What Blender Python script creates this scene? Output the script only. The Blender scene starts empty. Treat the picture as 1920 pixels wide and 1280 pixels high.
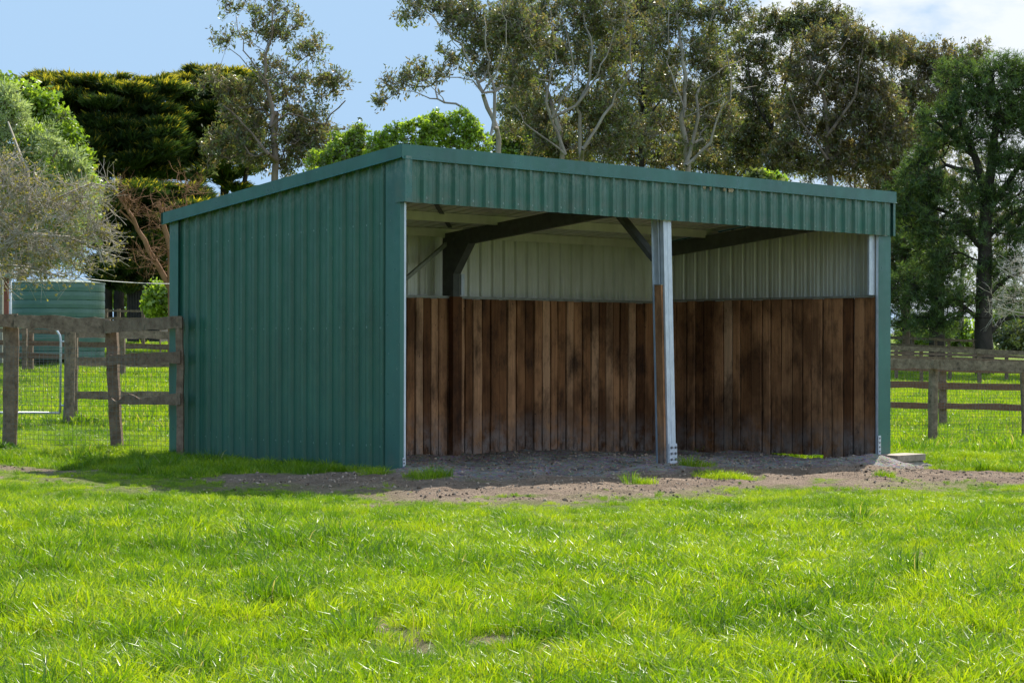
import bpy, math, random
import numpy as np
from mathutils import Vector, Matrix
R = math.radians
rng = np.random.default_rng(7)
random.seed(7)
scene = bpy.context.scene
COL = scene.collection

# ---------------------------------------------------------------- camera
CAMX, CAMY, CAMZ = -11.319, -12.977, 1.1236
YAW, PITCH, ROLL = 0.77354, 0.00196, 0.0017
FPX = 3643.55
fw = np.array([math.sin(YAW)*math.cos(PITCH), math.cos(YAW)*math.cos(PITCH), math.sin(PITCH)])
r0 = np.array([math.cos(YAW), -math.sin(YAW), 0.0]); u0 = np.cross(r0, fw)
rt = math.cos(ROLL)*r0 + math.sin(ROLL)*u0
up = -math.sin(ROLL)*r0 + math.cos(ROLL)*u0
CP = np.array([CAMX, CAMY, CAMZ])
cam_d = bpy.data.cameras.new('camera')
cam = bpy.data.objects.new('camera', cam_d); COL.objects.link(cam)
cam_d.sensor_width = 36; cam_d.lens = FPX/1920*36; cam_d.clip_end = 6000; cam_d.clip_start = 0.1
m = Matrix.Identity(4)
for i in range(3):
    m[i][0] = rt[i]; m[i][1] = up[i]; m[i][2] = -fw[i]; m[i][3] = CP[i]
cam.matrix_world = m
scene.camera = cam

# ---------------------------------------------------------------- light
SUN_AZ, SUN_EL = 28.0, 42.8          # azimuth measured from +X
sd = Vector((math.cos(R(SUN_AZ))*math.cos(R(SUN_EL)), math.sin(R(SUN_AZ))*math.cos(R(SUN_EL)), math.sin(R(SUN_EL))))
sl = bpy.data.lights.new('sun', 'SUN'); sl.energy = 4.6; sl.angle = R(0.5); sl.color = (1.0, 0.95, 0.86)
so = bpy.data.objects.new('sun', sl); COL.objects.link(so)
so.rotation_euler = sd.to_track_quat('Z', 'Y').to_euler()
w = bpy.data.worlds.new('World'); scene.world = w; w.use_nodes = True
nt = w.node_tree; nt.nodes.clear()
def N(t, typ, **kw):
    n = t.nodes.new(typ)
    for k, v in kw.items(): setattr(n, k, v)
    return n
out = N(nt, 'ShaderNodeOutputWorld'); bg = N(nt, 'ShaderNodeBackground'); bg.inputs[1].default_value = 0.11
sky = N(nt, 'ShaderNodeTexSky', sky_type='NISHITA'); sky.sun_disc = False
sky.sun_elevation = R(SUN_EL); sky.sun_rotation = R(90-SUN_AZ)
sky.air_density = 1.0; sky.dust_density = 0.3; sky.ozone_density = 3.0; sky.altitude = 50
tc = N(nt, 'ShaderNodeTexCoord')
mp = N(nt, 'ShaderNodeMapping'); mp.inputs['Scale'].default_value = (1, 1, 2.2)
nz = N(nt, 'ShaderNodeTexNoise'); nz.inputs['Scale'].default_value = 9.0; nz.inputs['Detail'].default_value = 8; nz.inputs['Roughness'].default_value = 0.55
nt.links.new(tc.outputs['Generated'], mp.inputs[0]); nt.links.new(mp.outputs[0], nz.inputs[0])
# clouds sit to the right (towards +X) of the view
dotn = N(nt, 'ShaderNodeVectorMath', operation='DOT_PRODUCT'); nt.links.new(tc.outputs['Generated'], dotn.inputs[0])
dotn.inputs[1].default_value = tuple(r0)
mr = N(nt, 'ShaderNodeMapRange'); nt.links.new(dotn.outputs['Value'], mr.inputs[0])
mr.inputs[1].default_value = 0.02; mr.inputs[2].default_value = 0.19; mr.inputs[3].default_value = -0.22; mr.inputs[4].default_value = 0.2
ad = N(nt, 'ShaderNodeMath', operation='ADD'); nt.links.new(mr.outputs[0], ad.inputs[0]); nt.links.new(nz.outputs[0], ad.inputs[1])
m2 = N(nt, 'ShaderNodeMapRange'); m2.interpolation_type = 'SMOOTHSTEP'; nt.links.new(ad.outputs[0], m2.inputs[0])
m2.inputs[1].default_value = 0.47; m2.inputs[2].default_value = 0.66; m2.inputs[3].default_value = 0.0; m2.inputs[4].default_value = 0.95
lim = N(nt, 'ShaderNodeMixRGB', blend_type='DARKEN'); lim.inputs[0].default_value = 1; skm = N(nt, 'ShaderNodeMixRGB', blend_type='MULTIPLY'); skm.inputs[0].default_value = 1; nt.links.new(sky.outputs[0], skm.inputs[1]); skm.inputs[2].default_value = (1.5, 1.7, 1.5, 1); nt.links.new(skm.outputs[0], lim.inputs[1]); lim.inputs[2].default_value = (2.2, 3.28, 4.6, 1)
mix = N(nt, 'ShaderNodeMixRGB'); nt.links.new(m2.outputs[0], mix.inputs[0]); nt.links.new(lim.outputs[0], mix.inputs[1])
mix.inputs[2].default_value = (4.7, 4.95, 5.2, 1)
# added bluish patches in unseen sky behind the camera, brightening the shaded front
dt2 = N(nt, 'ShaderNodeVectorMath', operation='DOT_PRODUCT'); nt.links.new(tc.outputs['Generated'], dt2.inputs[0]); dt2.inputs[1].default_value = (.1, -1, .2)
nz2 = N(nt, 'ShaderNodeTexNoise'); nz2.inputs['Scale'].default_value = 2.2; nz2.inputs['Detail'].default_value = 5; nt.links.new(mp.outputs[0], nz2.inputs[0])
m4 = N(nt, 'ShaderNodeMapRange'); nt.links.new(dt2.outputs['Value'], m4.inputs[0]); m4.inputs[1].default_value = .0; m4.inputs[2].default_value = .6; m4.inputs[3].default_value = -.5; m4.inputs[4].default_value = .02
ad2 = N(nt, 'ShaderNodeMath', operation='ADD'); nt.links.new(m4.outputs[0], ad2.inputs[0]); nt.links.new(nz2.outputs[0], ad2.inputs[1])
m5 = N(nt, 'ShaderNodeMapRange'); nt.links.new(ad2.outputs[0], m5.inputs[0]); m5.inputs[1].default_value = .45; m5.inputs[2].default_value = .62; m5.inputs[3].default_value = 0; m5.inputs[4].default_value = .8
mxb = N(nt, 'ShaderNodeMixRGB'); nt.links.new(m5.outputs[0], mxb.inputs[0]); nt.links.new(mix.outputs[0], mxb.inputs[1]); mxb.inputs[2].default_value = (4.6, 6.5, 9.6, 1)
nt.links.new(mxb.outputs[0], bg.inputs[0]); nt.links.new(bg.outputs[0], out.inputs[0])
scene.view_settings.view_transform = 'Standard'; scene.view_settings.look = 'None'
scene.view_settings.exposure = 0.9; scene.view_settings.gamma = 1
scene.render.engine = 'CYCLES'
scene.cycles.max_bounces = 8; scene.cycles.transparent_max_bounces = 4; scene.cycles.diffuse_bounces = 4
scene.cycles.transmission_bounces = 3; scene.cycles.glossy_bounces = 2

# ---------------------------------------------------------------- helpers
def at(x, y, d):                     # photo pixel (1920 wide) and depth -> world point
    return CP + ((x-960)*rt + (640-y)*up)/FPX*d + fw*d
def lat(l, d):                       # lateral, depth -> world xy
    return CAMX + l*math.cos(YAW) + d*math.sin(YAW), CAMY - l*math.sin(YAW) + d*math.cos(YAW)
def to_px(P):
    P = np.atleast_2d(P); q = P-CP; dd = q@fw
    return 960+FPX*(q@rt)/dd, 640-FPX*(q@up)/dd, dd

_ctl = [  # (pixel x at that depth, depth, ground z)
 (0,4,0),(960,4,0),(1920,4,0),(0,9,0),(960,9,0.0),(1920,9,-.02),(0,14,0),(960,14,-.02),(1920,14,-.06),
 (16,20.5,0),(215,20.5,0),(335,19.6,-.01),(560,18.3,-.01),(700,17.3,-.01),
 (125,25.6,0),(260,27,.0),(50,62,.2),(250,62,.35),(110,72,.85),(280,80,1.1),(0,80,1.1),(200,120,1.7),(500,100,1.0),
 (773,16.8,0),(1259,19.2,-.055),(1667,21.9,-.106),(834,22.2,-.125),(1246,24.7,-.22),(1000,20,-.06),
 (1600,20.3,-.12),(1720,21.6,-.29),(1900,21,-.25),(1900,18.5,-.16),(1600,18.5,-.09),(1751,30,-.43),(1768,38,-.47),(1900,32,-.43),(1850,45,-.45),(1740,70,-.22),(1900,75,-.2),
 (1845,92,.2),(1700,95,.25),(1920,120,.9),(1300,60,-.2),(1300,100,.4),(960,130,1.4),(1700,160,1.8),(960,300,3),(0,300,3),(1920,300,3),(960,1500,3),
]
_cu = np.array([(c[0]-960)/FPX*2.2 for c in _ctl]); _cv = np.array([math.log(c[1]) for c in _ctl]); _cz = np.array([c[2] for c in _ctl])
def vnoise(x, y, seed=0):
    xi = np.floor(x).astype(np.int64); yi = np.floor(y).astype(np.int64); fx = x-xi; fy = y-yi
    fx = fx*fx*(3-2*fx); fy = fy*fy*(3-2*fy)
    def h(a, b):
        n = (a*374761393 + b*668265263 + seed*974634777) & 0xffffffff
        n = ((n ^ (n >> 13))*1274126177) & 0xffffffff
        return ((n ^ (n >> 16)) & 0xffff)/65535.0
    return (h(xi, yi)*(1-fx)+h(xi+1, yi)*fx)*(1-fy)+(h(xi, yi+1)*(1-fx)+h(xi+1, yi+1)*fx)*fy
def fbm(x, y, seed=0, o=4):
    s = 0; a = .5; t = 0
    for i in range(o):
        s = s + a*vnoise(x*2**i, y*2**i, seed+i); t += a; a *= .5
    return s/t
def base_g(x, y):
    x = np.atleast_1d(np.asarray(x, float)); y = np.atleast_1d(np.asarray(y, float))
    dx = x-CAMX; dy = y-CAMY
    d = dx*math.sin(YAW)+dy*math.cos(YAW); l = dx*math.cos(YAW)-dy*math.sin(YAW)
    rr = np.sqrt(d*d+l*l); d = np.maximum(d, rr*.35); d = np.maximum(d, 3.)
    u = np.clip(l/d, -.8, .8)*2.2; v = np.log(d)
    num = np.zeros_like(u); den = np.zeros_like(u)
    for a, b, z in zip(_cu, _cv, _cz):
        q = 1.0/((u-a)**2+(v-b)**2+.004)**1.6
        num += q*z; den += q
    return num/den
def g(x, y):
    z = base_g(x, y); x = np.atleast_1d(np.asarray(x, float)); y = np.atleast_1d(np.asarray(y, float))
    # rubble mound by the right post, and by the left post, scoop under the right wall
    z = z + .09*np.exp(-(((x-6.45)/.55)**2+((y+.40)/.28)**2)) - .17*np.exp(-(((x-7.65)/.5)**2+((y+.45)/.38)**2))
    z = z + .045*np.exp(-(((x-.1)/.5)**2+((y+.15)/.25)**2))
    z = z + .05*np.exp(-(((x-6.6)/.35)**2+((y-2.7)/.6)**2))
    z = z - .11*np.exp(-(((x-7.35)/.5)**2+((y-1.15)/.36)**2))
    near = np.clip(1-np.hypot(x-3, y-0)/60, 0, 1)
    z = z + (fbm(x*1.6, y*1.6, 3)-.5)*.05*near + (fbm(x*9, y*9, 11, 3)-.5)*.02*near
    inside = (x > 0) & (x < 7.2) & (y > -.2) & (y < 3.4)
    d0_ = (x-CAMX)*math.sin(YAW)+(y-CAMY)*math.cos(YAW)
    z = z + np.where((d0_ > 13) & (d0_ < 23) & (y < 0), (fbm(x*5, y*5, 77, 3)-.5)*.05, 0)
    z = z + np.where(inside, (fbm(x*4, y*4, 21)-.5)*.09, 0)
    return z
def gz(x, y): return float(g(x, y)[0])
def ground_pt(px, d):                # ground point on the vertical plane through pixel column px at depth d
    p = at(px, 640, d); return np.array([p[0], p[1], gz(p[0], p[1])])

def tag(o, label=None, cat=None, group=None, kind=None):
    if label: o['label'] = label
    if cat: o['category'] = cat
    if group: o['group'] = group
    if kind: o['kind'] = kind
    return o
def empty(name, loc, label, cat, group=None):
    o = bpy.data.objects.new(name, None); COL.objects.link(o); o.location = Vector(loc); o.empty_display_size = .3
    return tag(o, label, cat, group)
def mesh_np(name, V, F, mats, parent=None, fmat=None, smooth=False, link=True):
    """V (n,3) world coords; F (m,k) array or list of arrays; moved into the parent's frame"""
    V = np.asarray(V, np.float32)
    if parent is not None: V = V-np.array(parent_world(parent), np.float32)
    me = bpy.data.meshes.new(name)
    Fs = F if isinstance(F, list) else [F]
    Fs = [np.asarray(f, np.int32) for f in Fs if len(f)]
    nl = sum(f.size for f in Fs); nf = sum(len(f) for f in Fs)
    me.vertices.add(len(V)); me.vertices.foreach_set('co', V.ravel())
    me.loops.add(nl); me.loops.foreach_set('vertex_index', np.concatenate([f.ravel() for f in Fs]))
    me.polygons.add(nf)
    tot = np.concatenate([np.full(len(f), f.shape[1], np.int32) for f in Fs])
    st = np.concatenate([[0], np.cumsum(tot)[:-1]]).astype(np.int32)
    me.polygons.foreach_set('loop_start', st)
    me.polygons.foreach_set('use_smooth', np.full(nf, bool(smooth)))
    if fmat is not None: me.polygons.foreach_set('material_index', np.asarray(fmat, np.int32))
    if smooth: me.polygons.foreach_set('use_smooth', np.ones(nf, bool))
    for mt in (mats if isinstance(mats, (list, tuple)) else [mats]): me.materials.append(mt)
    me.update(calc_edges=True); me.validate(verbose=False)
    o = bpy.data.objects.new(name, me)
    if link: COL.objects.link(o)
    if parent is not None: o.parent = parent
    return o
def parent_world(p):
    v = Vector(p.location)
    while p.parent is not None: p = p.parent; v = v+p.location
    return v
def vattr(o, name, vals):
    a = o.data.attributes.new(name, 'FLOAT', 'POINT'); a.data.foreach_set('value', np.asarray(vals, np.float32))
def cattr(o, name, vals):
    v = np.ones((len(vals), 4), np.float32); v[:, :3] = vals
    a = o.data.attributes.new(name, 'FLOAT_COLOR', 'POINT'); a.data.foreach_set('color', v.ravel())

class MB:                            # mesh builder: boxes, beams, tubes
    def __init__(s): s.V = []; s.F4 = []; s.n = 0; s.tint = []; s.tris = []
    def add(s, V, F, tint=.5):
        V = np.asarray(V, float); s.V.append(V)
        for f in F:
            (s.F4 if len(f) == 4 else s.tris).append([i+s.n for i in f])
        s.n += len(V); s.tint += [tint]*len(V)
    def box(s, a, b, tint=.5, ch=0.0):
        x0, y0, z0 = a; x1, y1, z1 = b
        s.hexa([(x0,y0,z0),(x1,y0,z0),(x1,y1,z0),(x0,y1,z0),(x0,y0,z1),(x1,y0,z1),(x1,y1,z1),(x0,y1,z1)], tint)
    def hexa(s, P, tint=.5):
        s.add(P, [(3,2,1,0),(4,5,6,7),(0,1,5,4),(1,2,6,5),(2,3,7,6),(3,0,4,7)], tint)
    def beam(s, p, q, wd, ht, upv=(0,0,1), tint=.5):   # rectangular bar from p to q
        p = np.array(p, float); q = np.array(q, float); t = q-p; t /= np.linalg.norm(t)
        a = np.cross(t, np.array(upv, float)); a /= np.linalg.norm(a); b = np.cross(a, t)
        a *= wd/2; b *= ht/2
        s.hexa([p-a-b, q-a-b, q+a-b, p+a-b, p-a+b, q-a+b, q+a+b, p+a+b], tint)
    def tube(s, pts, rad, k=8, tint=.5, cap=True):
        pts = [np.array(p, float) for p in pts]; n = len(pts)
        if np.isscalar(rad): rad = [rad]*n
        prev = None; V = []
        for i in range(n):
            t = pts[min(i+1, n-1)]-pts[max(i-1, 0)]; t /= np.linalg.norm(t)+1e-9
            if prev is None:
                prev = np.cross(t, (0, 0, 1)) if abs(t[2]) < .9 else np.cross(t, (1, 0, 0))
            a = prev-t*(prev@t); a /= np.linalg.norm(a); b = np.cross(t, a); prev = a
            for j in range(k):
                an = 2*math.pi*j/k; V.append(pts[i]+rad[i]*(math.cos(an)*a+math.sin(an)*b))
        F = []
        for i in range(n-1):
            for j in range(k):
                F.append((i*k+j, i*k+(j+1) % k, (i+1)*k+(j+1) % k, (i+1)*k+j))
        if cap:
            V.append(pts[0]); V.append(pts[-1]); c0 = n*k; c1 = n*k+1
            for j in range(k):
                F.append((c0, (j+1) % k, j)); F.append((c1, (n-1)*k+j, (n-1)*k+(j+1) % k))
        s.add(V, F, tint)
    def build(s, name, mat, parent=None, smooth=False):
        o = mesh_np(name, np.concatenate(s.V), [np.array(s.F4, np.int32).reshape(-1, 4), np.array(s.tris, np.int32).reshape(-1, 3)], mat, parent, smooth=smooth)
        vattr(o, 'tint', s.tint); return o

# ---------------------------------------------------------------- materials
def new_mat(name):
    mt = bpy.data.materials.new(name); mt.use_nodes = True; t = mt.node_tree
    b = t.nodes['Principled BSDF']; return mt, t, b
def ramp(t, src, stops, interp='LINEAR'):
    r = N(t, 'ShaderNodeValToRGB'); t.links.new(src, r.inputs[0]); cr = r.color_ramp; cr.interpolation = interp
    while len(cr.elements) < len(stops): cr.elements.new(.5)
    for e, (p, c) in zip(cr.elements, stops): e.position = p; e.color = (*c, 1) if len(c) == 3 else c
    return r.outputs[0]
def noise(t, scale, detail=5, rough=.55, stretch=None, coord='Object', w=None):
    c = N(t, 'ShaderNodeTexCoord'); s = c.outputs[coord]
    if stretch:
        mpn = N(t, 'ShaderNodeMapping'); mpn.inputs['Scale'].default_value = stretch; t.links.new(s, mpn.inputs[0]); s = mpn.outputs[0]
    n = N(t, 'ShaderNodeTexNoise'); n.inputs['Scale'].default_value = scale; n.inputs['Detail'].default_value = detail; n.inputs['Roughness'].default_value = rough
    t.links.new(s, n.inputs['Vector']); return n.outputs[0]
def attr(t, name, typ='GEOMETRY'):
    a = N(t, 'ShaderNodeAttribute', attribute_name=name); a.attribute_type = typ; return a
def mixc(t, fac, a, b, mode='MIX'):
    mnode = N(t, 'ShaderNodeMixRGB', blend_type=mode)
    for i, v in ((0, fac), (1, a), (2, b)):
        if hasattr(v, 'is_linked'): t.links.new(v, mnode.inputs[i])
        elif i == 0: mnode.inputs[0].default_value = v
        else: mnode.inputs[i].default_value = (*v, 1)
    return mnode.outputs[0]
def mth(t, op, a, b=None, clamp=False):
    n = N(t, 'ShaderNodeMath', operation=op); n.use_clamp = clamp
    for i, v in ((0, a), (1, b)):
        if v is None: continue
        if hasattr(v, 'is_linked'): t.links.new(v, n.inputs[i])
        else: n.inputs[i].default_value = v
    return n.outputs[0]
def maprange(t, v, a, b, c=0., d=1.):
    n = N(t, 'ShaderNodeMapRange'); t.links.new(v, n.inputs[0])
    for i, q in enumerate((a, b, c, d)): n.inputs[i+1].default_value = q
    return n.outputs[0]
def bump(t, b, h, strength=.3, dist=.01):
    n = N(t, 'ShaderNodeBump'); n.inputs['Strength'].default_value = strength; n.inputs['Distance'].default_value = dist
    t.links.new(h, n.inputs['Height']); t.links.new(n.outputs[0], b.inputs['Normal'])

def mat_paint(name, col, dirt=True, rough=.42):
    mt, t, b = new_mat(name)
    n1 = noise(t, 3.5, 6, .6, (1, 1, .35)); base = ramp(t, n1, [(.3, tuple(c*.80 for c in col)), (.7, tuple(c*1.16 for c in col))])
    if dirt:
        te = attr(t, 'topdist').outputs['Fac']
        near = maprange(t, te, 0.0, .27, 1., 0.)
        cob = noise(t, 30, 6, .75, (1, 1, .45)); cob = maprange(t, cob, .42, .62)
        f = mth(t, 'MULTIPLY', cob, near); f = mth(t, 'MULTIPLY', f, .78, True)
        base = mixc(t, f, base, (.20, .24, .20))
        sc = noise(t, 7, 8, .8, (1, 1, .5)); sc = maprange(t, sc, .64, .76); sc = mth(t, 'MULTIPLY', sc, .35, True)
        base = mixc(t, sc, base, (.13, .22, .20))
        st = noise(t, 40, 3, .6, (1, 1, .04)); st = maprange(t, st, .55, .8); st = mth(t, 'MULTIPLY', st, .12, True)
        base = mixc(t, st, base, (.11, .18, .15))
        fl = noise(t, 55, 2, .5); fl = maprange(t, fl, .735, .76); fl = mth(t, 'MULTIPLY', fl, .5, True)
        base = mixc(t, fl, base, (.3, .36, .33))
        bt = attr(t, 'botdist').outputs['Fac']; bn = maprange(t, bt, 0, .3, 1., 0.)
        bn = mth(t, 'MULTIPLY', bn, maprange(t, noise(t, 9, 6, .7), .4, .7)); bn = mth(t, 'MULTIPLY', bn, .6, True)
        base = mixc(t, bn, base, (.12, .12, .09))
    t.links.new(base, b.inputs['Base Color'])
    rg = maprange(t, noise(t, 12, 4), .3, .7, rough-.05, rough+.15); t.links.new(rg, b.inputs['Roughness'])
    b.inputs['Specular IOR Level'].default_value = .5
    bump(t, b, noise(t, 2.0, 3, .5, (1, 1, .3)), .12, .01)
    return mt
M = {}
M['green'] = mat_paint('green_paint_steel', (.023, .112, .073), rough=.34)
M['green_flash'] = mat_paint('green_flashing', (.022, .118, .095), dirt=True, rough=.32)
def mat_simple(name, c1, c2, scale=8, rough=.7, metal=0., stretch=None, bmp=.2, detail=6, spec=.5, bdist=.01):
    mt, t, b = new_mat(name); n1 = noise(t, scale, detail, .65, stretch)
    t.links.new(ramp(t, n1, [(.3, c1), (.72, c2)]), b.inputs['Base Color'])
    b.inputs['Roughness'].default_value = rough; b.inputs['Metallic'].default_value = metal; b.inputs['Specular IOR Level'].default_value = spec
    if bmp: bump(t, b, n1, bmp, bdist)
    return mt
M['inner'] = mat_simple('pale_inner_steel', (.56, .56, .46), (.74, .74, .64), 5, .36, .22, (1, 1, .3), .1)
M['galv'] = mat_simple('galvanised_steel', (.42, .47, .52), (.62, .67, .72), 22, .42, .35, (1, 1, .4), .1)
M['galv_dull'] = mat_simple('dull_galvanised', (.20, .21, .18), (.36, .37, .31), 14, .5, .3, None, .1)
M['dark_steel'] = mat_simple('dark_beam_steel', (.07, .075, .065), (.13, .135, .12), 10, .6, .2, None, .1)
M['screw'] = mat_simple('screw_heads', (.10, .20, .17), (.30, .38, .34), 60, .4, .2, None, 0)
M['bolt'] = mat_simple('bolt_steel', (.12, .12, .12), (.25, .25, .26), 30, .5, .6, None, 0)
def mat_boards(name):
    mt, t, b = new_mat(name)
    ti = attr(t, 'tint').outputs['Fac']
    base = ramp(t, ti, [(0, (.13, .055, .020)), (.35, (.30, .145, .060)), (.7, (.50, .27, .13)), (1, (.64, .42, .25))])
    gr = noise(t, 38, 7, .7, (1, 1, .035)); base = mixc(t, .75, base, ramp(t, gr, [(.3, (.45, .42, .40)), (.7, (1.25, 1.2, 1.15))]), 'MULTIPLY')
    big = noise(t, 2.2, 5, .6, (1, 1, .55)); base = mixc(t, .8, base, ramp(t, big, [(.40, (.30, .25, .22)), (.58, (1.15, 1.1, 1.08))]), 'MULTIPLY')
    st = maprange(t, noise(t, 4.2, 8, .72, (1, 1, .45)), .50, .68); base = mixc(t, mth(t, 'MULTIPLY', st, .8), base, (.018, .011, .008))
    kn = maprange(t, noise(t, 34, 2, .5, (1, 1, .6)), .72, .76); base = mixc(t, mth(t, 'MULTIPLY', kn, .8), base, (.012, .008, .006))
    bt = attr(t, 'botdist').outputs['Fac']; dn = maprange(t, bt, .05, .50, 1., 0.)
    dn = mth(t, 'MULTIPLY', dn, maprange(t, noise(t, 5, 6, .7), .38, .6)); base = mixc(t, mth(t, 'MULTIPLY', dn, .85, True), base, (.27, .24, .22))
    dk = maprange(t, bt, .04, .22, 1., 0.); dk = mth(t, 'MULTIPLY', dk, maprange(t, noise(t, 16, 6, .8, (1, 1, .35)), .5, .58)); base = mixc(t, mth(t, 'MULTIPLY', dk, .9, True), base, (.012, .010, .009))
    t.links.new(base, b.inputs['Base Color']); b.inputs['Roughness'].default_value = .82; b.inputs['Specular IOR Level'].default_value = .25
    bump(t, b, gr, .5, .006); return mt
M['boards'] = mat_boards('stable_boards')
def mat_fence(name, warm=.0, dark=1.0):
    mt, t, b = new_mat(name); ti = attr(t, 'tint').outputs['Fac']
    a1 = tuple(dark*c for c in (.06, .041, .027)); a2 = tuple(dark*c for c in (.36, .265, .185))
    base = ramp(t, noise(t, 9, 9, .78), [(.3, a1), (.7, a2)])
    base = mixc(t, mth(t, 'MULTIPLY', ti, .9), base, (.16, .065, .038))
    li = maprange(t, noise(t, 28, 5, .75), .56, .68); base = mixc(t, mth(t, 'MULTIPLY', li, .6), base, (.24, .25, .17))
    dk = maprange(t, noise(t, 14, 6, .7), .56, .7); base = mixc(t, mth(t, 'MULTIPLY', dk, .75), base, (.022, .018, .015))
    t.links.new(base, b.inputs['Base Color']); b.inputs['Roughness'].default_value = .85; b.inputs['Specular IOR Level'].default_value = .25
    bump(t, b, noise(t, 24, 6, .75), .6, .01); return mt
M['fence'] = mat_fence('weathered_timber'); M['fence_far'] = mat_fence('far_weathered_timber', 0, .8)
M['sleeper'] = mat_simple('pale_sleeper', (.20, .155, .115), (.40, .33, .26), 14, .85, 0, (1, .2, 1), .5)
M['sleeper2'] = mat_boards('rubbing_board'); M['nest'] = mat_simple('dry_mud', (.20, .15, .08), (.42, .36, .24), 30, .95)
M['concrete'] = mat_simple('weathered_concrete', (.17, .15, .13), (.34, .31, .27), 9, .9, 0, None, .6)
M['wire'] = mat_simple('fence_wire', (.10, .095, .085), (.22, .21, .19), 30, .5, .6, None, 0)
M['wire_pale'] = mat_simple('pale_wire', (.4,.4,.38), (.55,.55,.52), 30, .5)
M['tank'] = mat_simple('tank_green', (.05, .125, .095), (.08, .17, .13), 2, .4, 0, (1, 1, 3), .1)
M['tank_roof'] = mat_simple('tank_roof_pale', (.14, .20, .17), (.30, .34, .30), 4, .6, 0, None, .1)
M['brick'] = mat_simple('red_brown_post', (.16, .05, .035), (.26, .09, .06), 12, .8)
M['white_pipe'] = mat_simple('white_pipe', (.5, .52, .55), (.7, .72, .75), 12, .4)
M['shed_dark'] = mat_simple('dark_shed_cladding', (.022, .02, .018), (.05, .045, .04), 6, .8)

def mat_leaf(name, c_lo, c_hi, trans=.45, rough=.45, gloss=.08, tcol=None, nscale=.45):
    mt = bpy.data.materials.new(name); mt.use_nodes = True; t = mt.node_tree; t.nodes.clear()
    o = N(t, 'ShaderNodeOutputMaterial')
    ti = attr(t, 'tint').outputs['Fac']; nz_ = noise(t, nscale, 3, .6)
    f = mth(t, 'ADD', mth(t, 'MULTIPLY', ti, .7), mth(t, 'MULTIPLY', nz_, .6)); f = mth(t, 'SUBTRACT', f, .15, True)
    c = ramp(t, f, [(0, c_lo), (1, c_hi)])
    d = N(t, 'ShaderNodeBsdfDiffuse'); t.links.new(c, d.inputs[0])
    tr = N(t, 'ShaderNodeBsdfTranslucent'); t.links.new(mixc(t, 1., c, tcol or (1.5, 1.55, .8), 'MULTIPLY'), tr.inputs[0])
    mx = N(t, 'ShaderNodeMixShader'); mx.inputs[0].default_value = trans; t.links.new(d.outputs[0], mx.inputs[1]); t.links.new(tr.outputs[0], mx.inputs[2])
    gl = N(t, 'ShaderNodeBsdfGlossy'); gl.inputs['Roughness'].default_value = rough; gl.inputs[0].default_value = (1, 1, 1, 1)
    m3 = N(t, 'ShaderNodeMixShader'); m3.inputs[0].default_value = gloss; t.links.new(mx.outputs[0], m3.inputs[1]); t.links.new(gl.outputs[0], m3.inputs[2])
    t.links.new(m3.outputs[0], o.inputs[0]); return mt
def mat_bark(name, c1, c2, sc=3, stretch=(1, 1, .4)):
    return mat_simple(name, c1, c2, sc, .85, 0, stretch, .4, 6, .2, .03)
M['bark_pale'] = mat_bark('pale_gum_bark', (.17, .13, .10), (.46, .40, .34), 1.3, (1, 1, .35))
M['bark_mid'] = mat_bark('brown_gum_bark', (.11, .075, .055), (.30, .23, .18), 1.3)
M['bark_dark'] = mat_bark('dark_bark', (.02, .016, .013), (.07, .055, .045), 3)
M['bark_twig'] = mat_bark('grey_twig_bark', (.26, .22, .17), (.56, .50, .42), 3)
M['bark_orange'] = mat_bark('orange_bark', (.16, .075, .03), (.34, .19, .10), 3)
M['leaf_gum'] = mat_leaf('gum_leaves', (.026, .040, .017), (.24, .27, .08), .40, .42, .055)
M['leaf_gum_brown'] = mat_leaf('brown_gum_leaves', (.042, .04, .022), (.29, .22, .09), .40, .42, .055)
M['leaf_cypress'] = mat_leaf('cypress_sprays', (.014, .034, .010), (.075, .12, .022), .28, .6, .02)
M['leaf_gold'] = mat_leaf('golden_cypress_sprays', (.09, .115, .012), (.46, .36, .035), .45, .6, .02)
M['leaf_pine'] = mat_leaf('pine_needles', (.030, .060, .018), (.14, .21, .055), .42, .5, .03)
M['leaf_bright'] = mat_leaf('bright_broad_leaves', (.09, .17, .014), (.36, .47, .04), .5, .45, .05)
M['leaf_pale'] = mat_leaf('pale_wattle_leaves', (.13, .19, .06), (.42, .48, .24), .4, .5, .08)
M['leaf_bud'] = mat_leaf('yellow_buds', (.16, .15, .03), (.36, .30, .08), .4, .5, .03)
M['leaf_weed'] = mat_leaf('weed_leaves', (.03, .08, .01), (.10, .20, .02), .4, .45, .06)
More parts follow.
